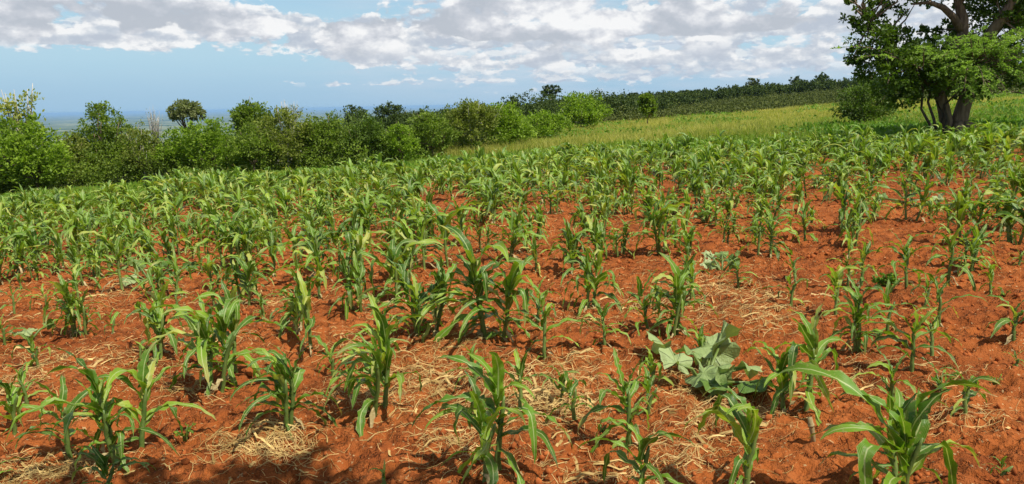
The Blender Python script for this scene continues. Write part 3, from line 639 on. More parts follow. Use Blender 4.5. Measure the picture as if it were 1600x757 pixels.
def shade_tree():
    """the tree whose crown shades the near left corner of the field; it stands behind the camera"""
    x0, y0 = 2.35, -1.95; gz = float(height(x0, y0)); rng = np.random.default_rng(3)
    root = empty('shade_tree', (x0, y0, gz)); tag(root, 'leafy tree out of view whose shade lies on the bottom left soil', 'tree')
    t = MB(); t.tube([(0, 0, -.2), (0, 0, 1.2), (-.2, .3, 2.6), (-.7, 1.0, 4.0), (-1.2, 1.8, 5.0)], [.2, .15, .13, .1, .05], 8)
    limbs(t, (-.2, .3, 2.6), [(-2.6, 2.4, 4.9), (-.6, 2.0, 4.8), (-2.0, 2.7, 5.0), (-1.0, 2.6, 5.1)], .07, rng); t.build('trunk', M_BARK, root)
    mb = MB(); p, o, cv, cc = crown_points([(-2.3, 2.55, 4.9, .8, .55, .4), (-1.3, 2.65, 4.9, .75, .5, .4), (-1.6, 1.7, 5.1, 1.6, .8, .5), (-.6, 2.3, 5.0, .6, .5, .4)], 5200, rng, .34, 26)
    leaf_quads(mb, p, o, .13 * rng.uniform(.7, 1.3, len(p)), cv, .55, rng); mb.build('crown', FOL['tree'], root)
shade_tree()

# ------------------------------------------------------------------ maize
def leaf_strip(L, W, e0, e1, bend, twist, wave, rng, seg=11, narrow=.55, kink=None, dry=False):
    """one maize leaf growing from the origin towards +X; angles from the horizontal run from e0 to e1 along it"""
    t = np.linspace(0, 1, seg + 1)
    th = e0 + (e1 - e0) * t ** bend
    if kink: th = th + np.where(t > kink[0], kink[1], 0) * np.clip((t - kink[0]) * 9, 0, 1)
    yaw = np.cumsum(rng.normal(size=seg + 1) * .11) + rng.normal() * .3 * t
    dx = np.cos(th) * np.cos(yaw); dy = np.cos(th) * np.sin(yaw); dz = np.sin(th)
    T = np.stack([dx, dy, dz], 1); P = np.vstack([[0, 0, 0], np.cumsum((T[:-1] + T[1:]) * .5 * L / seg, 0)])
    side = np.stack([-np.sin(yaw), np.cos(yaw), np.zeros_like(yaw)], 1); nrm = np.cross(T, side) * 1.0
    tw = twist * t ** 1.4; c, s_ = np.cos(tw)[:, None], np.sin(tw)[:, None]
    S1 = side * c + nrm * s_; N1 = nrm * c - side * s_
    w = W * np.minimum(1, narrow + 2.2 * t) * np.clip(1 - t ** 2.6, 0, 1) ** .75 * .5
    rag = 1 + rng.normal(size=(2, seg + 1)) * (.02 if seg < 8 else .15)
    if dry: w = w * (1 + .35 * np.sin(t * 17 + rng.uniform(0, 6)))
    fold = .34 + .2 * rng.random() - .22 * t
    ph = rng.uniform(0, 6.28, 2); fq = rng.uniform(2.6, 5.2)
    V = []; U = []
    for k, sg in enumerate((-1, -.5, 0, .5, 1)):
        e = w * sg * (rag[0 if sg < 0 else 1] if abs(sg) == 1 else 1); up = abs(sg) ** 1.3 * w * fold
        wv = (abs(sg) ** 2) * wave * W * np.sin(t * fq * 6.28 + ph[0 if sg < 0 else 1]) * (w / (W * .5))
        V.append(P + S1 * e[:, None] + N1 * (up + wv)[:, None]); U.append(np.stack([np.full(seg + 1, .5 + sg * .5), t], 1))
    V = np.stack(V, 1).reshape(-1, 3); U = np.stack(U, 1).reshape(-1, 2)
    i = np.arange(seg)[:, None] * 5; j = np.arange(4)[None, :]
    q = np.stack([i + j, i + j + 1, i + 6 + j, i + 5 + j], -1).reshape(-1, 4)
    return V, q, U
def leaf_lib(seg):
    rng = np.random.default_rng(77); lib = {}
    D = math.radians
    def mk(kind, n, f):
        lib[kind] = [f() for _ in range(n)]
    U = rng.uniform
    mk('whorl', 8, lambda: leaf_strip(1, U(.11, .16), D(U(70, 86)), D(U(20, 66)), 1.7, U(-.9, .9), .26, rng, seg, .75))
    mk('whorl_bent', 9, lambda: leaf_strip(1, U(.095, .14), D(U(64, 82)), D(U(-85, -20)), U(1.5, 2.4), U(-1.1, 1.1), .3, rng, seg, .7))
    mk('arch', 10, lambda: leaf_strip(1, U(.075, .115), D(U(44, 66)), D(U(-88, -60)), U(.95, 1.5), U(-1.6, 1.6), .36, rng, seg, .6))
    mk('long_arch', 9, lambda: leaf_strip(1, U(.055, .085), D(U(30, 56)), D(U(-80, -35)), U(1.1, 2.0), U(-2.0, 2.0), .36, rng, seg, .6))
    mk('kinked', 9, lambda: leaf_strip(1, U(.08, .12), D(U(35, 66)), D(U(-5, 25)), 1.2, U(-1.2, 1.2), .34, rng, seg, .6, (U(.34, .62), -D(U(85, 125)))))
    mk('hang', 10, lambda: leaf_strip(1, U(.06, .10), D(U(5, 45)), D(-89), .65, U(-2.4, 2.4), .42, rng, seg, .6))
    mk('dry', 10, lambda: leaf_strip(1, U(.04, .075), D(U(-10, 35)), D(-89), .5, U(-4, 4), .5, rng, seg, .5, dry=True))
    return lib
LIB = leaf_lib(13); LIB_FAR = leaf_lib(5)
LEAF_ME = {}
for kd, lst in LIB.items():
    LEAF_ME[kd] = []
    for v, q, u in lst:
        b = MB(); b.add(v, q, None, 0.0, u); LEAF_ME[kd].append(b.mesh('leaf', M_DRY if kd == 'dry' else M_LEAF))
def stalk_curve(h, lean, az, k=.5):
    t = np.linspace(0, 1, 6)
    off = lean * h * t ** 1.5
    return np.stack([np.cos(az) * off, np.sin(az) * off, h * t * math.sqrt(max(.05, 1 - (lean * .7) ** 2))], 1)
STALK_ME = []
for k in range(5):
    b = MB(); rg = np.random.default_rng(k); n = 15; t = np.linspace(0, 1, n)
    pts = np.stack([np.cumsum(rg.normal(size=n) * .004), np.cumsum(rg.normal(size=n) * .004), t], 1); pts[:, 0] += .12 * k / 4 * t ** 2
    rad = np.interp(t, [0, .08, .5, .85, 1], [.034, .028, .024, .021, .009]) * (1 + .13 * (np.arange(n) % 3 == 0))
    b.tube(pts, rad, 7); STALK_ME.append(b.mesh('stalk', M_STALK))

WIND = PI            # the breeze lays the leaves to the left
def plan_plant(H, stalks, rng, wind=.55, lush=1.0, lean=.06, spread=.05, wide=1.0):
    """a recipe: for each stalk its foot, height, lean; for each leaf its kind, place, heading and length"""
    out = []
    for s in range(stalks):
        fh = H * (1.0 if s == 0 else rng.uniform(.72, .98))
        a = rng.uniform(0, 2 * PI); foot = np.array([math.cos(a) * spread, math.sin(a) * spread * .8]) * (0 if stalks == 1 else 1)
        sh = fh * rng.uniform(.56, .68); laz = WIND + rng.normal() * .9; ln = abs(lean + rng.normal() * .06) + (.12 * rng.random() if stalks > 1 else 0)
        if stalks > 1: laz = a + rng.normal() * .4
        leaves = []; n = int(round((14 + rng.integers(0, 4)) * lush)); p0 = rng.uniform(0, PI)
        for i in range(n):
            f = i / (n - 1)
            az = p0 + i * PI + rng.normal() * .42
            pull = wind * (.5 + .5 * f) * rng.uniform(.5, 1.25)
            vx, vy = math.cos(az) + math.cos(WIND) * pull, math.sin(az) + math.sin(WIND) * pull; az = math.atan2(vy, vx)
            z = sh * (.08 + .92 * f ** .95)
            if f < .2: kd = rng.choice(['dry', 'dry', 'dry', 'hang']); Ln = fh * rng.uniform(.34, .54)
            elif f < .45: kd = rng.choice(['hang', 'arch', 'long_arch', 'kinked', 'hang']); Ln = fh * rng.uniform(.50, .78)
            elif f < .68: kd = rng.choice(['arch', 'long_arch', 'kinked', 'long_arch', 'whorl_bent']); Ln = fh * rng.uniform(.62, .98) * wide
            elif f < .86: kd = rng.choice(['whorl_bent', 'arch', 'kinked', 'whorl_bent']); Ln = fh * rng.uniform(.52, .80) * wide
            else: kd = rng.choice(['whorl', 'whorl', 'whorl_bent']); Ln = (fh - z) * rng.uniform(.95, 1.12) * (1.25 if kd == 'whorl_bent' else 1) + .02
            vi = int(rng.integers(0, len(LIB[kd])))
            leaves.append((kd, vi, z, az, Ln, rng.normal() * .12, rng.uniform(.85, 1.5) * (1.15 if Ln < .3 else 1.0), 1 if rng.random() < .5 else -1))
        out.append((foot, sh, ln, laz, int(rng.integers(0, 5)), leaves, fh))
    return out
def leaf_xform(st, lf):
    foot, sh, ln, laz, si, _, fh = st; kd, vi, z, az, Ln, tilt, wd, mir = lf
    k = z / sh; off = ln * sh * k ** 1.6
    return (foot[0] + math.cos(laz) * off, foot[1] + math.sin(laz) * off, z), (tilt, tilt * .6, az), (Ln, Ln * wd * mir, Ln)
def build_plant(x, y, recipe, label, group=None, name='maize_plant', parts=True):
    gz = float(ground_z(x, y)) - .012
    if not parts:
        mb = MB(); 
    root = empty(name, (x, y, gz)); tag(root, label, 'maize plant', group)
    for st in recipe:
        foot, sh, ln, laz, si, leaves, fh = st
        # the stalk leans by shear of its own curve: tilt the straight stalk about its foot
        rot = Matrix.Rotation(laz, 4, 'Z') @ Matrix.Rotation(math.atan(ln), 4, 'Y') @ Matrix.Rotation(-laz, 4, 'Z')
        thick = .46 + .42 * min(fh, .8)
        put('stalk', STALK_ME[si], root, (foot[0], foot[1], -.01), rot.to_euler(), (thick * .70, thick * .70, sh * 1.04))
        for lf in leaves:
            l, r_, s_ = leaf_xform((foot, sh, ln, laz, si, None, fh), lf)
            k = lf[2] / sh; l = (foot[0] + math.cos(laz) * ln * lf[2], foot[1] + math.sin(laz) * ln * lf[2], lf[2])
            put('leaf', LEAF_ME[lf[0]][lf[1]], root, l, r_, s_)
    return root
def add_far_plant(mb_leaf, mb_dry, mb_stalk, x, y, recipe, rng, var):
    gz = float(ground_z(x, y)) - .012; org = np.array([x, y, gz])
    for foot, sh, ln, laz, si, leaves, fh in recipe:
        top = np.array([foot[0] + math.cos(laz) * ln * sh, foot[1] + math.sin(laz) * ln * sh, sh])
        mb_stalk.tube(np.stack([org + np.array([foot[0], foot[1], 0]), org + top]), [.016, .01], 4, rng.random(), cap=False)
        for kd, vi, z, az, Ln, tilt, wd, mir in leaves:
            v, q, u = LIB_FAR[kd][vi]; v = v * np.array([Ln, Ln * wd * mir * 1.4, Ln]); c, s_ = math.cos(az), math.sin(az)
            v = np.stack([v[:, 0] * c - v[:, 1] * s_, v[:, 0] * s_ + v[:, 1] * c, v[:, 2]], 1) + org + np.array([foot[0] + math.cos(laz) * ln * z, foot[1] + math.sin(laz) * ln * z, z])
            (mb_dry if kd == 'dry' else mb_leaf).add(v, q, None, (var + rng.uniform(-.35, .35)) % 1.0, u)

NEAR = [  # foot px, foot py, top py, stalks, wind, lush, wide, label
    (108, 697, 568, 1, .9, 1.0, 1.1, 'slim maize plant leaning left, beside the big three stalked one at bottom left'),
    (200, 708, 530, 3, .5, .78, 1.0, 'big three stalked maize plant at bottom left with one long leaf drooping right'),
    (168, 790, 706, 1, .3, 1.0, 1.3, 'maize plant in shade at the bottom edge on the left, its foot cut off'),
    (-18, 745, 690, 1, -.6, .8, 1.3, 'maize plant outside the left edge with one drooping leaf reaching in'),
    (44, 634, 566, 1, .3, .8, 1.0, 'small pale maize plant near the left edge behind the slim leaning one'),
    (436, 668, 532, 2, .8, 1.05, 1.0, 'two stalked maize plant behind the straw tuft, low leaves dragging on soil'),
    (583, 640, 480, 2, 1.1, 1.0, 1.1, 'maize pair swept hard to the left with yellow green tops, on bare soil'),
    (766, 752, 566, 2, .5, .9, 1.15, 'dark two stalked maize plant at the bottom centre casting shade on its left'),
    (812, 646, 552, 1, .4, .8, 1.0, 'small upright maize plant in front of the big heap of straw'),
    (986, 690, 552, 1, .35, .85, 1.05, 'slender maize plant standing behind another one right of the big straw heap'),
    (1003, 772, 640, 1, .3, .75, 1.25, 'front maize plant right of centre, one flat leaf stretched left over the soil'),
    (1165, 772, 590, 1, .7, .9, 1.2, 'maize plant with bunched upright top standing in front of the big pumpkin leaves'),
    (1404, 780, 578, 2, .1, 1.15, 1.35, 'largest front maize plant at bottom right, two stalks and wide spreading leaves'),
    (1240, 640, 476, 2, .2, 1.0, 1.1, 'two stalked maize plant right of the big pumpkin leaves, with a shredded leaf hanging right'),
    (1424, 578, 474, 1, -.4, .8, 1.2, 'open maize plant on bare soil behind the largest front one, a thin leaf curving right'),
    (945, 553, 482, 1, .4, .9, 1.1, 'short bright maize plant with spreading leaves left of the pumpkin, before the four stalked bunch'),
    (1036, 524, 402, 4, .15, .95, .85, 'dense bunch of four maize stalks standing on bare soil right of centre'),
    (912, 482, 374, 2, .4, 1.0, 1.0, 'maize plant with broad upright leaves left of the four stalked bunch'),
    (852, 556, 440, 1, .2, .8, 1.0, 'thin yellowing maize plant with pale hanging leaves near the centre'),
    (330, 612, 465, 2, .5, 1.1, 1.15, 'maize plant with a thick mop of drooping leaves at lower left'),
    (368, 578, 440, 1, .6, 1.0, 1.0, 'maize plant right behind the thick mop of drooping leaves'),
    (241, 562, 440, 2, .6, .95, .95, 'feathery two stalked maize plant left of the mop of drooping leaves'),
    (130, 516, 418, 3, .5, 1.15, .9, 'bushy maize plant with many pale leaves hanging to the ground at far left'),
    (22, 488, 436, 1, .1, .6, 1.1, 'small bright maize shoot standing upright by the left edge'),
    (8, 534, 488, 1, .1, .8, 1.2, 'low maize plant at the left edge beside the little pumpkin leaves'),
    (456, 522, 416, 2, 1.0, 1.05, 1.0, 'maize plant with long leaves streaming left, left of centre'),
    (486, 545, 424, 1, .5, .95, 1.1, 'broad leaved maize plant touching the one with leaves streaming left'),
    (566, 486, 390, 2, .7, 1.0, .95, 'maize plant with narrow leaves fanned left, between the centre bunch and the streaming one'),
    (665, 522, 394, 3, .7, 1.1, .95, 'dense yellow topped maize bunch left of the tallest plant'),
    (776, 527, 345, 3, .5, 1.15, .95, 'tallest maize bunch in the middle of the field'),
    (602, 556, 470, 1, .8, .9, 1.0, 'half hidden maize plant behind the pair swept to the left'),
    (1335, 447, 378, 2, .0, .95, .9, 'maize plant with dark bunched leaves behind the lobed one on the right'),
    (1345, 540, 428, 2, .0, 1.0, .9, 'tall narrow maize plant with short leafy side shoots on the right'),
    (1416, 460, 374, 1, .1, .95, 1.1, 'single maize plant on a bare red stalk with broad leaves on the right'),
    (1446, 482, 434, 1, .1, .7, 1.0, 'small wilted maize plant right of the bare red stalk'),
    (1481, 442, 346, 1, .1, 1.0, .75, 'narrow upright maize plant left of the dense right bunch'),
    (1516, 415, 336, 3, .0, 1.0, .95, 'dense maize bunch near the right edge'),
    (1549, 452, 402, 1, .3, .7, 1.0, 'small maize plant in front of the dense bunch near the right edge'),
    (1592, 412, 386, 1, .4, .8, 1.2, 'maize plant cut by the right edge'),
    (1154, 446, 396, 1, .2, .9, 1.0, 'small maize plant growing through the middle pumpkin leaves'),
    (1079, 466, 398, 1, .3, .9, 1.0, 'small maize plant between the four stalked bunch and the middle pumpkin'),
    (1036, 392, 300, 3, .4, 1.0, 1.0, 'pale leaved maize bunch standing up behind the four stalked one'),
    (1141, 382, 328, 2, .2, 1.0, 1.0, 'maize plant just behind the middle pumpkin leaves'),
    (1195, 402, 326, 2, .2, .9, .9, 'maize plant right of the middle pumpkin with drooping tips'),
    (1588, 572, 542, 1, .2, .6, 1.0, 'tiny maize shoot at the right edge on bare soil'),
    (1566, 728, 688, 1, .1, .5, 1.0, 'tiny maize seedling at bottom right beside the largest front plant'),
    (1018, 602, 540, 1, .3, .8, 1.0, 'small maize plant touching the big pumpkin leaves on their left'),
    (1258, 372, 306, 1, .2, .9, 1.0, 'slim maize plant on clear soil right of the middle pumpkin row'),
    (1346, 348, 284, 1, .2, .9, .9, 'maize plant with a clear stalk left of the greyish pumpkin patch'),
    (600, 762, 722, 1, .3, .6, 1.0, 'small grassy maize shoot at the bottom edge left of the dark plant'),
    (945, 410, 330, 2, .6, 1.0, 1.0, 'maize pair left behind the broad leaved plant at centre'),
    (838, 420, 362, 1, .3, .9, .9, 'slim maize plant just right of the tallest bunch'),
]
KEEP = []     # feet of the hand placed plants
def near_plants():
    for k, (px, by, ty, st, wind, lush, wide, lb) in enumerate(NEAR):
        x, y = ground_at(px, by); d = ray(px, ty); H = (EYE + d[2] / d[1] * y - float(height(x, y))) * 1.07; rng = np.random.default_rng(400 + k)
        H = min(H, 1.05)
        rc = plan_plant(H, st, rng, wind, lush, .04 + .05 * abs(wind), .045 + .012 * st, wide * .86)
        build_plant(x, y, rc, lb, 'maize plants of the field'); KEEP.append((x, y, .34 if st > 1 else .28))
near_plants()

MARKS = [(776, 440, 'the tallest bunch'), (1036, 465, 'the four stalked bunch'), (1130, 412, 'the middle pumpkin'), (232, 425, 'the spreading left pumpkin'), (1432, 320, 'the greyish pumpkin patch'),
         (1516, 376, 'the dense right bunch'), (130, 468, 'the bushy far left plant'), (456, 470, 'the plant streaming left'), (665, 458, 'the yellow topped bunch'), (566, 438, 'the narrow leaved fan'),
         (912, 428, 'the broad centre plant'), (1036, 346, 'the pale leaved bunch'), (1105, 344, 'the small back pumpkin'), (1258, 339, 'the slim clear soil plant'), (1416, 418, 'the bare red stalk'), (22, 462, 'the bright left edge shoot'), (1346, 316, 'the clear stalk')]
FAR_MARKS = [(0, 'the bush at the left border'), (62, 'the leftmost bright bush'), (118, 'the low olive bush'), (172, 'the pointed bush'), (226, 'the brownish bush'), (278, 'the umbrella tree'), (340, 'the broad bright bush'), (398, 'the dark dome tree'), (452, 'the bent pale branches'),
             (512, 'the middle green bush'), (570, 'the darkest rounded bush'), (628, 'the small yellow bush'), (676, 'the dry grass tuft'), (736, 'the tall loose bush'), (792, 'the bright right bush'), (848, 'the last hedge bush'), (908, 'the pale branched tree'), (1012, 'the lone slender tree'),
             (1125, 'the green weed patch'), (1230, 'the shaded meadow slope'), (1348, 'the flat topped dark tree'), (1420, 'the dark thorn stems'), (1486, 'the big forked trunk'), (1570, 'the right bean rows')]
def field_label(px, py, H, st, wind, seen_labels):
    """what tells one plant of the crowded field from the next: its size, its stalks and what it stands beside"""
    size = 'short' if H < .44 else 'low' if H < .52 else 'mid sized' if H < .60 else 'tall' if H < .68 else 'very tall'
    stalks = {1: 'slim', 2: 'twin', 3: 'bunched'}[st]
    if py > 298:
        mx, my, nm = min(MARKS, key=lambda m: (m[0] - px) ** 2 + ((m[1] - py) * 1.6) ** 2)
        dx, dy = px - mx, (py - my - 30) * 1.6; d = math.hypot(dx, dy)
        near = 'just ' if d < 75 else '' if d < 150 else 'well '
        rel = ('right of' if dx > 0 else 'left of') if abs(dx) > abs(dy) else ('before' if dy > 0 else 'behind')
        out = f'{size} {stalks} maize plant {near}{rel} {nm}'
    else:
        mx, nm = min(FAR_MARKS, key=lambda m: abs(m[0] - px)); row = 'farthest' if py < 268 else 'far' if py < 284 else 'nearer'
        out = f'{size} {stalks} maize plant in the {row} rows below {nm}'
    if out in seen_labels:
        alt = out.replace('maize plant', 'left blown maize plant' if wind > .55 else 'upright maize plant' if wind < .35 else 'loose maize plant'); out = alt
    out = out.replace('farthest rows', 'last rows'); seen_labels.add(out)
    return out
def seedlings():
    """late, stunted and half eaten plants between the others"""
    rng = np.random.default_rng(515); n = 0; lab = ['pale', 'dark green', 'wilted', 'bright', 'leaning']
    while n < 46:
        px = rng.uniform(20, 1590); py = rng.uniform(350, 690)
        if rng.random() < (py - 350) / 520: continue
        x, y = ground_at(px, py)
        if any(math.hypot(x - a, y - b) < .30 for a, b, c in KEEP): continue
        H = rng.uniform(.20, .42); rc = plan_plant(H, 1, rng, .3, rng.uniform(.42, .75), .10, 0, 1.0)
        small_marks = min(MARKS, key=lambda m: (m[0] - px) ** 2 + ((m[1] - py) * 1.6) ** 2); dx, dy = px - small_marks[0], (py - small_marks[1] - 30) * 1.6
        rel = ('right of' if dx > 0 else 'left of') if abs(dx) > abs(dy) else ('before' if dy > 0 else 'behind')
        size = 'tiny' if H < .28 else 'stunted' if H < .35 else 'small slim'
        near = 'just ' if math.hypot(dx, dy) < 75 else '' if math.hypot(dx, dy) < 150 else 'well '
        build_plant(x, y, rc, f'{size} young maize plant {near}{rel} {small_marks[2]}', 'maize plants of the field'); KEEP.append((x, y, .2)); n += 1
    return n
SEEDLINGS = seedlings()
def field_plants():
    rng = np.random.default_rng(2024); sp = .57; cand = []
    for iy in range(2, 56):
        for ix in range(-70, 70):
            x = (ix + .5 * (iy % 2)) * sp + rng.normal() * .13; y = iy * sp * .92 + rng.normal() * .13
            if y < 3: continue
            cand.append((x, y))
    c = np.array(cand); px, py, w = project(c[:, 0], c[:, 1], height(c[:, 0], c[:, 1]))
    a = c[:, 0] / c[:, 1]; r = np.hypot(c[:, 0], c[:, 1]); rf = np.interp(a, FIELD_A, FIELD_R) + 3 * fbm(c[:, 0] / 4, c[:, 1] / 4, 3, 77)
    lim = np.interp(px, [-200, 0, 250, 450, 700, 850, 1000, 1150, 1300, 1450, 1600, 1800], [470, 470, 475, 480, 480, 465, 430, 402, 385, 380, 392, 400])
    dens = np.interp(px, [-200, 700, 1000, 1250, 1600, 1900], [.97, .95, .95, .95, .95, .95]); dens = np.where(py < 285, .95, dens) * np.where(fbm(c[:, 0] / 1.5, c[:, 1] / 1.5, 2, 99) < np.where(px > 1000, -.12, -.05), .26, 1)
    ok = (px > -160) & (px < 1760) & (r < rf) & (py < lim) & (rng.random(len(c)) < dens)
    c = c[ok]; px = px[ok]; py = py[ok]; w = w[ok]
    K = np.array([k[:2] for k in KEEP]); kr = np.array([k[2] for k in KEEP])
    d = np.hypot(c[:, None, 0] - K[None, :, 0], c[:, None, 1] - K[None, :, 1]); ok = (d > kr[None, :] - .03).all(1)
    c = c[ok]; px = px[ok]; py = py[ok]; w = w[ok]
    order = np.argsort(w); seen = (px > -15) & (px < 1615)
    labels = set(); quota = 300 - len(NEAR) - SEEDLINGS; lf, dr, sk = MB(), MB(), MB(); done = 0
    for i in order:
        x, y = float(c[i, 0]), float(c[i, 1]); rg = np.random.default_rng(9000 + int(i))
        H = float(np.clip(rg.normal() * .15 + np.interp(px[i], [0, 600, 1000], [.62, .58, .54]) + .10 * fbm(x / 3, y / 3, 2, 55) * 2, .28, .82))
        if px[i] > 1000 and py[i] > 290: H *= .88
        st = int(rg.choice([1, 2, 3], p=[.42, .42, .16])); wind = float(np.interp(px[i], [0, 700, 1300], [.75, .6, .25]) + rg.normal() * .2)
        rc = plan_plant(H, st, rg, wind, .9 if st > 1 else 1.0, .08, .055)
        if seen[i] and done < quota:
            build_plant(x, y, rc, field_label(px[i], py[i], H, st, wind, labels), 'maize plants of the field'); done += 1
        else: add_far_plant(lf, dr, sk, x, y, rc, rg, rg.random())
    tag(lf.build('maize_foliage', M_LEAF), kind='stuff'); tag(dr.build('withered_maize_leaves', M_DRY), kind='stuff'); tag(sk.build('maize_stalks', M_STALK), kind='stuff')
field_plants()
def part_lookalikes():
    """plants that would read alike are told apart by which stands nearer"""
    same = {}
    for o in COL.objects:
        if o.get('category') == 'maize plant': same.setdefault(o['label'], []).append(o)
    for lb, os_ in same.items():
        if len(os_) < 2: continue
        os_.sort(key=lambda o: o.location.length)
        words = ['nearer', 'farther'] if len(os_) == 2 else ['nearest', 'second nearest', 'third nearest', 'fourth nearest', 'fifth nearest', 'sixth nearest']
        for w, o in zip(words, os_): o['label'] = f'{w} {lb}'
part_lookalikes()

# ------------------------------------------------------------------ pumpkin plants, weeds, a cut stub
def pumpkin_leaf_mesh(seed):
    rng = np.random.default_rng(seed); nr, na = 5, 28; V = [[0, 0, 0]]; U = [[0, 0]]
    th = np.linspace(-PI, PI, na, endpoint=False); ph = rng.uniform(0, 6)
    lob = .40 * (1 + .16 * np.cos(5 * th) + .05 * np.cos(11 * th + ph)) * np.where(np.abs(th) > 2.6, .62, 1.0); cup = rng.uniform(-.25, .35)
    for i in range(1, nr + 1):
        f = i / nr
        for j in range(na):
            r = lob[j] * f; V.append([r * math.cos(th[j]) + .12 * f, r * math.sin(th[j]), cup * r * 1.2 + .05 * f * math.sin(5 * th[j] + ph) * f + .025 * math.sin(9 * th[j]) * f + (.09 * math.sin(3 * th[j] + ph * 2) + .045 * math.sin(7 * th[j] + ph) * f) * f - .12 * max(0, f - .6)])
            U.append([(th[j] + PI) / (2 * PI), f])
    T = [[0, 1 + j, 1 + (j + 1) % na] for j in range(na)]; Q = []
    for i in range(nr - 1):
        for j in range(na): Q.append([1 + i * na + j, 1 + (i + 1) * na + j, 1 + (i + 1) * na + (j + 1) % na, 1 + i * na + (j + 1) % na])
    b = MB(); b.add(V, Q, T, 0.0, U); return b.mesh('leaf', M_PUMP)
PL = [pumpkin_leaf_mesh(k) for k in range(5)]
def pumpkin(px, py, leaves, label, seed):
    x, y = ground_at(px, py); gz = float(ground_z(x, y)); s = y / F_PX; rng = np.random.default_rng(seed)
    root = empty('pumpkin_plant', (x, y, gz)); tag(root, label, 'pumpkin plant', 'pumpkin plants among the maize')
    vine = MB()
    for lx, ly, size, tilt in leaves:        # where the leaf shows, its width in photograph pixels, how it faces
        ox = (lx - px) * s; up = max(.07, (py - ly) * s * rng.uniform(.6, .95)); oy = rng.uniform(-.12, .32) * 1.0 + max(0, (py - ly) * s - up) * 1.8
        az = rng.uniform(-PI, PI)
        o = put('leaf', PL[int(rng.integers(5))], root, (ox, oy, up), (tilt * .8 + rng.normal() * .42, rng.normal() * .5, rng.uniform(-2.6, 2.6)), (size * s / .8 * rng.uniform(.56, .92),) * 3)
        vine.tube([(0, .05, -.02), (ox * .5, oy * .5, up * .75), (ox, oy, up - .005)], [.012, .009, .007], 5)
    vine.build('stem', M_STALK, root); KEEP.append((x, y, .3))
    return root
pumpkin(1105, 598, [(1058, 552, 108, .5), (1052, 538, 84, .2), (1098, 562, 98, .6), (1150, 552, 96, .9), (1125, 582, 94, .7), (1168, 580, 76, .7), (1092, 540, 70, .3), (1172, 556, 66, 1.0), (1105, 592, 66, .5), (1135, 560, 90, .5)],
        'biggest pumpkin plant with broad grey green leaves on the soil in front right of centre', 1)
pumpkin(1130, 430, [(1112, 412, 34, .5), (1140, 400, 36, .3), (1128, 418, 32, .6), (1155, 404, 28, .3), (1118, 402, 30, .2), (1145, 424, 30, .7), (1104, 424, 22, .5)],
        'middle pumpkin plant with pale leaves in front of straw right of the four stalked maize', 2)
pumpkin(42, 530, [(30, 515, 30, .5), (48, 510, 28, .3), (22, 524, 28, .6), (54, 522, 24, .7)], 'little pumpkin plant with dark leaves at the left edge', 3)
pumpkin(232, 440, [(180, 418, 34, .5), (205, 410, 38, .3), (235, 415, 40, .4), (262, 420, 38, .5), (285, 410, 30, .3), (200, 432, 34, .7), (250, 434, 36, .6), (222, 425, 34, .6)],
        'spreading dark pumpkin plant among the maize on the left', 4)
pumpkin(1432, 326, [(1385, 312, 26, .4), (1400, 322, 24, .6), (1420, 308, 26, .4), (1440, 318, 26, .6), (1460, 312, 24, .4), (1478, 322, 22, .5), (1412, 330, 22, .6), (1450, 330, 22, .6)],
        'wide greyish pumpkin patch before the far rows below the big tree', 5)
pumpkin(1105, 352, [(1085, 340, 24, .4), (1108, 334, 26, .3), (1125, 342, 24, .5), (1098, 350, 22, .6)], 'small pumpkin plant behind the middle pumpkin', 6)

def weed(px, py, hpx, n, label, name='weed', seed=0, ball=False):
    x, y = ground_at(px, py); s = y / F_PX; rng = np.random.default_rng(50 + seed); h = hpx * s
    root = empty(name, (x, y, float(ground_z(x, y)))); tag(root, label, 'weed', 'weeds on the bare soil')
    st = MB(); mb = MB()
    for k in range(n):
        a = rng.uniform(0, 2 * PI); t = np.array([math.cos(a) * h * rng.uniform(.2, .7), math.sin(a) * h * rng.uniform(.2, .7), h * rng.uniform(.45, 1.0)])
        st.tube(np.stack([np.array([0, 0, -.01]), t * np.array([.4, .4, .55]), t]), [.005, .004, .002], 4, cap=False)
        m = 5; c = t * np.linspace(.5, 1, m)[:, None]; leaf_quads(mb, c, rng.normal(size=(m, 3)) + np.array([math.cos(a), math.sin(a), .4]), np.full(m, h * .34), rng.random(m), .5, rng)
    st.build('stem', M_STALK, root); mb.build('foliage', FOL['weeds'], root)
weed(1383, 448, 26, 26, 'round clump of light weed left of the maize with the bare red stalk', seed=1)
weed(292, 692, 26, 7, 'little green weed beside the straw at bottom left', seed=2)
weed(1470, 608, 34, 6, 'sparse grassy weed on bare soil behind the largest front maize', seed=3)
weed(1372, 525, 16, 6, 'tiny weed at the foot of the tall narrow maize', seed=4)
weed(940, 668, 14, 5, 'tiny weed on bare soil left of the front maize with the flat leaf', seed=5)
weed(1570, 462, 16, 5, 'tiny weed on bare soil near the right edge', seed=6)
weed(1556, 590, 18, 6, 'small weed below the tiny shoot at the right edge', seed=7)

def stub():
    x, y = ground_at(1272, 690); mb = MB(); s = y / F_PX
    mb.tube([(0, 0, -.03), (-.008, 0, .03), (-.018, 0, .075), (-.026, 0, .112)], [.012, .011, .0135, .0115], 8); mb.tube([(-.016, 0, .07), (-.02, 0, .08)], [.0155, .0155], 8)
    o = mb.build('dry_stub', M_DRY, None, (x, y, float(ground_z(x, y)))); tag(o, 'short cut dry maize stub standing on bare red soil left of the largest front plant', 'stub')
stub()

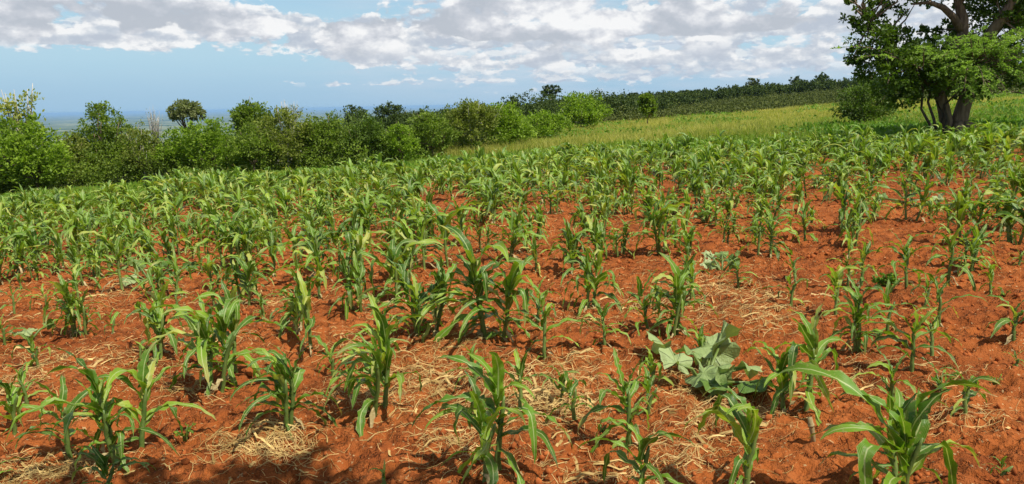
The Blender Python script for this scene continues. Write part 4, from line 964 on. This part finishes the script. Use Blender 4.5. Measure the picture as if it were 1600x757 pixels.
# ------------------------------------------------------------------ straw, clods, weeds and grass
def straw():
    rng = np.random.default_rng(8); mb = MB()
    patches = [(860, 622, 66, 36, 750, .06), (640, 588, 70, 40, 520, .035), (705, 600, 60, 34, 330, .03), (432, 690, 44, 22, 330, .06), (360, 700, 40, 16, 160, .03), (95, 718, 60, 18, 330, .04), (30, 730, 50, 16, 160, .03), (1135, 640, 66, 46, 520, .05),
               (1060, 590, 50, 26, 200, .03), (1150, 470, 90, 34, 700, .03), (1110, 450, 50, 20, 250, .03), (1200, 490, 50, 18, 200, .02), (1320, 580, 60, 26, 130, .02), (1500, 640, 70, 30, 120, .02), (1490, 580, 40, 16, 60, .02), (180, 460, 70, 24, 330, .03),
               (560, 610, 60, 30, 260, .03), (270, 600, 50, 24, 220, .03), (180, 560, 60, 20, 200, .02), (540, 540, 60, 24, 200, .03), (700, 540, 50, 20, 200, .03), (780, 620, 40, 20, 160, .02), (20, 600, 40, 24, 200, .03), (330, 530, 50, 18, 160, .02),
               (890, 570, 50, 18, 200, .025), (1030, 720, 60, 24, 200, .02), (720, 690, 60, 26, 240, .025), (940, 740, 60, 18, 120, .02), (620, 470, 70, 20, 260, .03), (420, 470, 60, 20, 260, .03), (1000, 480, 60, 18, 200, .02), (880, 500, 60, 18, 180, .02), (60, 560, 50, 18, 160, .02)]
    P = []; Hs = []
    for px, py, hx, hy, n, hh in patches:
        n = int(n * 1.05)
        X = px + rng.normal(size=n) * hx * .85; Y = py + rng.normal(size=n) * hy * .75
        for a, b in zip(X, Y):
            if b > 240: P.append(ground_at(a, min(b, 790))); Hs.append(.62 * hh * math.exp(-(((a - px) / hx) ** 2 + ((b - py) / hy) ** 2) * .9))
    n = 15000; u = rng.random(n); r = np.sqrt(2.8 ** 2 + u ** 1.25 * (24 ** 2 - 2.8 ** 2)); az = rng.uniform(-.66, .66, n)
    dn = fbm(r * np.sin(az) / 1.4, r * np.cos(az) / 1.4, 3, 303) - .13 * sstep(.18, .42, np.tan(az))
    for i in np.where(dn > -.04)[0]: P.append((r[i] * math.sin(az[i]), r[i] * math.cos(az[i]))); Hs.append(.008)
    P = np.array(P); Hs = np.array(Hs); n = len(P); seg = 4
    a = rng.uniform(0, 2 * PI, n); a = np.where(rng.random(n) < .45, rng.normal(size=n) * .5 + rng.choice([0, PI], n), a)
    L = rng.uniform(.05, .27, n) * np.where(Hs > .02, 1.0, .75); t = np.linspace(-.5, .5, seg + 1)
    k = rng.normal(size=n) * 1.3; ang = a[:, None] + k[:, None] * t[None, :]
    dx = np.cos(ang) * L[:, None] / seg; dy = np.sin(ang) * L[:, None] / seg
    x = P[:, :1] + np.cumsum(dx, 1) - dx.sum(1, keepdims=True) / 2; y = P[:, 1:] + np.cumsum(dy, 1) - dy.sum(1, keepdims=True) / 2
    lift = rng.random(n) * Hs; z = ground_z(x, y) + .004 + lift[:, None] + (rng.random(n) * Hs)[:, None] * np.cos(t * PI)[None, :] * 1.2 + (rng.normal(size=n) * .22 * Hs.clip(.01))[:, None] * t[None, :] * 2
    wd = rng.uniform(.00035, .0010, n) * np.where(rng.random(n) < .05, 4.5, 1) * (1 + np.hypot(P[:, 0], P[:, 1]) / 9); sx = -np.sin(ang) * wd[:, None]; sy = np.cos(ang) * wd[:, None]
    tz = rng.uniform(-1, 1, n)[:, None] * wd[:, None]
    v = np.stack([np.stack([x - sx, y - sy, z - tz], -1), np.stack([x + sx, y + sy, z + tz], -1)], 2)       # n, seg+1, 2, 3
    b = (np.arange(n) * (seg + 1) * 2)[:, None] + (np.arange(seg) * 2)[None, :]
    q = np.stack([b, b + 1, b + 3, b + 2], -1).reshape(-1, 4)
    mb.add(v.reshape(-1, 3), q, None, np.repeat(rng.random(n), (seg + 1) * 2)); tag(mb.build('straw_litter', M_STRAW), kind='stuff')
straw()

def clods():
    rng = np.random.default_rng(12); mb = MB()
    ph = (1 + 5 ** .5) / 2
    iv = np.array([(-1, ph, 0), (1, ph, 0), (-1, -ph, 0), (1, -ph, 0), (0, -1, ph), (0, 1, ph), (0, -1, -ph), (0, 1, -ph), (ph, 0, -1), (ph, 0, 1), (-ph, 0, -1), (-ph, 0, 1)]); iv /= np.linalg.norm(iv[0])
    it = np.array([(0, 11, 5), (0, 5, 1), (0, 1, 7), (0, 7, 10), (0, 10, 11), (1, 5, 9), (5, 11, 4), (11, 10, 2), (10, 7, 6), (7, 1, 8), (3, 9, 4), (3, 4, 2), (3, 2, 6), (3, 6, 8), (3, 8, 9), (4, 9, 5), (2, 4, 11), (6, 2, 10), (8, 6, 7), (9, 8, 1)])
    n = 24000; u = rng.random(n); r = np.sqrt(2.8 ** 2 + u ** 1.7 * (17 ** 2 - 2.8 ** 2)); az = rng.uniform(-.68, .68, n); x = r * np.sin(az); y = r * np.cos(az)
    dn = fbm(x / .9, y / .9, 3, 404); ok = dn > -.12 + rng.normal(size=n) * .08; x, y, r = x[ok], y[ok], r[ok]; n = len(x)
    sz = .0035 + .019 * rng.random(n) ** 6 + .004 * (r > 7)
    v = iv[None] * (1 + rng.uniform(-.35, .35, (n, 12)))[:, :, None] * sz[:, None, None] * rng.uniform(.65, 1.2, (n, 1, 3)) + np.stack([x, y, ground_z(x, y) + sz * .3], 1)[:, None, :]
    t = (it[None] + (np.arange(n) * 12)[:, None, None]).reshape(-1, 3)
    mb.add(v.reshape(-1, 3), None, t, np.repeat(rng.random(n), 12)); tag(mb.build('soil_crumbs', M_CLOD), kind='stuff')
clods()

def blades(name, mat, x, y, h, wid, rng, lean=.5, per=5, spread=.09):
    n = len(x); idx = np.repeat(np.arange(n), per); m = len(idx)
    bx = x[idx] + rng.normal(size=m) * spread; by = y[idx] + rng.normal(size=m) * spread; bz = height(bx, by) + relief(bx, by) - .02
    H = h[idx] * rng.uniform(.55, 1.15, m); a = rng.uniform(0, 2 * PI, m); l = np.abs(rng.normal(size=m)) * lean * H; w = wid[idx] * .5
    sa = rng.uniform(0, 2 * PI, m); sx, sy = np.cos(sa) * w, np.sin(sa) * w
    b0 = np.stack([bx - sx, by - sy, bz], 1); b1 = np.stack([bx + sx, by + sy, bz], 1)
    mx = bx + np.cos(a) * l * .35; my = by + np.sin(a) * l * .35
    m0 = np.stack([mx - sx * .7, my - sy * .7, bz + H * .6], 1); m1 = np.stack([mx + sx * .7, my + sy * .7, bz + H * .6], 1)
    tp = np.stack([bx + np.cos(a) * l, by + np.sin(a) * l, bz + H * .96], 1)
    v = np.stack([b0, b1, m1, m0, tp], 1); o = (np.arange(m) * 5)[:, None]
    mb = MB(); cv = (rng.uniform(.1, .9, n) * .6 + .2 + 1.1 * fbm(x / 5, y / 5, 4, 71))[idx] + rng.normal(size=m) * .1
    mb.add(v.reshape(-1, 3), o + np.array([[0, 1, 2, 3]]), o + np.array([[3, 2, 4]]), np.repeat(np.clip(cv, 0, 1), 5))
    return tag(mb.build(name, mat), kind='stuff')
def grasses():
    rng = np.random.default_rng(64)
    def sector(n, a0, a1, rlo, rhi, pw=1.0):
        a = rng.uniform(a0, a1, n); u = rng.random(n) ** pw; lo = rlo(a); hi = rhi(a); r = np.sqrt(lo ** 2 + u * np.maximum(hi ** 2 - lo ** 2, 0)); ok = hi > lo + .5
        az = np.arctan(a); return (r * np.sin(az))[ok], (r * np.cos(az))[ok], r[ok]
    fr = lambda a: np.interp(a, FIELD_A, FIELD_R); mr = lambda a: np.interp(a, MEADOW_A, MEADOW_R)
    x, y, r = sector(36000, -.10, .85, lambda a: fr(a) + 9, lambda a: mr(a) + 2)
    blades('meadow_grass', FOL['meadow'], x, y, np.clip(rng.normal(size=len(x)) * .10 + .30 + .5 * fbm(x / 6, y / 6, 3, 61), .08, .75), .012 + .0004 * r, rng, .5, 6, .16)
    x, y, r = sector(30000, -.75, .85, lambda a: fr(a) - 2.5, lambda a: np.minimum(fr(a) + 27, mr(a) + 1), .8)
    blades('border_grass', FOL['green'], x, y, np.clip(rng.normal(size=len(x)) * .06 + .15 + .4 * fbm(x / 3, y / 3, 3, 62), .05, .45), .02 + .0004 * r, rng, .5, 6, .14)
    # low weeds between the far maize
    x, y, r = sector(3000, -.8, .8, lambda a: a * 0 + 16, lambda a: fr(a) + 4, .5)
    ok = fbm(x / 2.4, y / 2.4, 3, 66) > -.02 - .014 * (r - 20); x, y, r = x[ok], y[ok], r[ok]
    mb = MB(); n = len(x); k = 9; idx = np.repeat(np.arange(n), k); z = ground_z(x, y)
    c = np.stack([x, y, z], 1)[idx] + rng.normal(size=(n * k, 3)) * np.array([.10, .10, 0]) + np.array([0, 0, 1]) * rng.uniform(.02, .20, (n * k, 1))
    leaf_quads(mb, c, rng.normal(size=(n * k, 3)) + np.array([0, 0, .5]), .075 + .0022 * r[idx], np.clip(rng.uniform(.1, .9, n)[idx] + rng.normal(size=n * k) * .12, 0, 1), .5, rng)
    # broad leaved crop rows and weeds on the meadow side
    for px, py, hx, hy, cnt in ((1125, 190, 40, 9, 260), (1545, 190, 60, 10, 520), (1420, 197, 60, 8, 300), (1580, 180, 40, 6, 220), (1300, 205, 60, 7, 240), (640, 245, 40, 4, 80), (1395, 205, 50, 10, 300), (1540, 205, 70, 8, 300)):
        for q in range(cnt):
            gx, gy = ground_at(px + rng.normal() * hx * .55, py + rng.normal() * hy * .5); hh = rng.uniform(.08, .28)
            c = np.array([gx, gy, float(height(gx, gy))]) + rng.normal(size=(12, 3)) * np.array([.22, .22, 0]) + np.array([0, 0, 1]) * rng.uniform(.05, hh, (12, 1))
            leaf_quads(mb, c, rng.normal(size=(12, 3)) + np.array([0, 0, .3]), np.full(12, .16), np.clip(rng.uniform(0, .7) + rng.normal(size=12) * .12, 0, 1), .6, rng)
    x, y, r = sector(2600, -.14, .85, lambda a: fr(a) + 2, lambda a: mr(a)); ok = fbm(x / 7, y / 7, 3, 68) > .02; x, y, r = x[ok], y[ok], r[ok]
    for gx, gy, rr in zip(x, y, r):
        k = 16; hh = rng.uniform(.15, .5); c = np.array([gx, gy, float(height(gx, gy))]) + rng.normal(size=(k, 3)) * np.array([.28, .28, 0]) + np.array([0, 0, 1]) * rng.uniform(.05, hh, (k, 1))
        leaf_quads(mb, c, rng.normal(size=(k, 3)) + np.array([0, 0, .3]), np.full(k, .10 + .0016 * rr), np.clip(rng.uniform(0, .8) + rng.normal(size=k) * .12, 0, 1), .6, rng)
    tag(mb.build('low_weeds', FOL['weeds']), kind='stuff')
grasses()

# ------------------------------------------------------------------ air
def haze():
    top, bot, R0 = 14.0, -125.0, 62000.0
    v = [(sx * R0, sy * R0, z) for z in (bot, top) for sx, sy in ((-1, -1), (1, -1), (1, 1), (-1, 1))]
    me = bpy.data.meshes.new('haze'); me.from_pydata(v, [], [(3, 2, 1, 0), (4, 5, 6, 7), (0, 1, 5, 4), (1, 2, 6, 5), (2, 3, 7, 6), (3, 0, 4, 7)]); me.update()
    m, g = new_mat('haze'); p = g.node('ShaderNodeVolumePrincipled'); p.inputs['Color'].default_value = (.36, .58, .90, 1); p.inputs['Density'].default_value = .62e-4; p.inputs['Anisotropy'].default_value = .1
    o = g.node('ShaderNodeOutputMaterial'); g.l.new(p.outputs[0], o.inputs['Volume']); me.materials.append(m)
    ob = bpy.data.objects.new('haze', me); COL.objects.link(ob); ob['kind'] = 'stuff'
USE_HAZE = True
if USE_HAZE: haze()
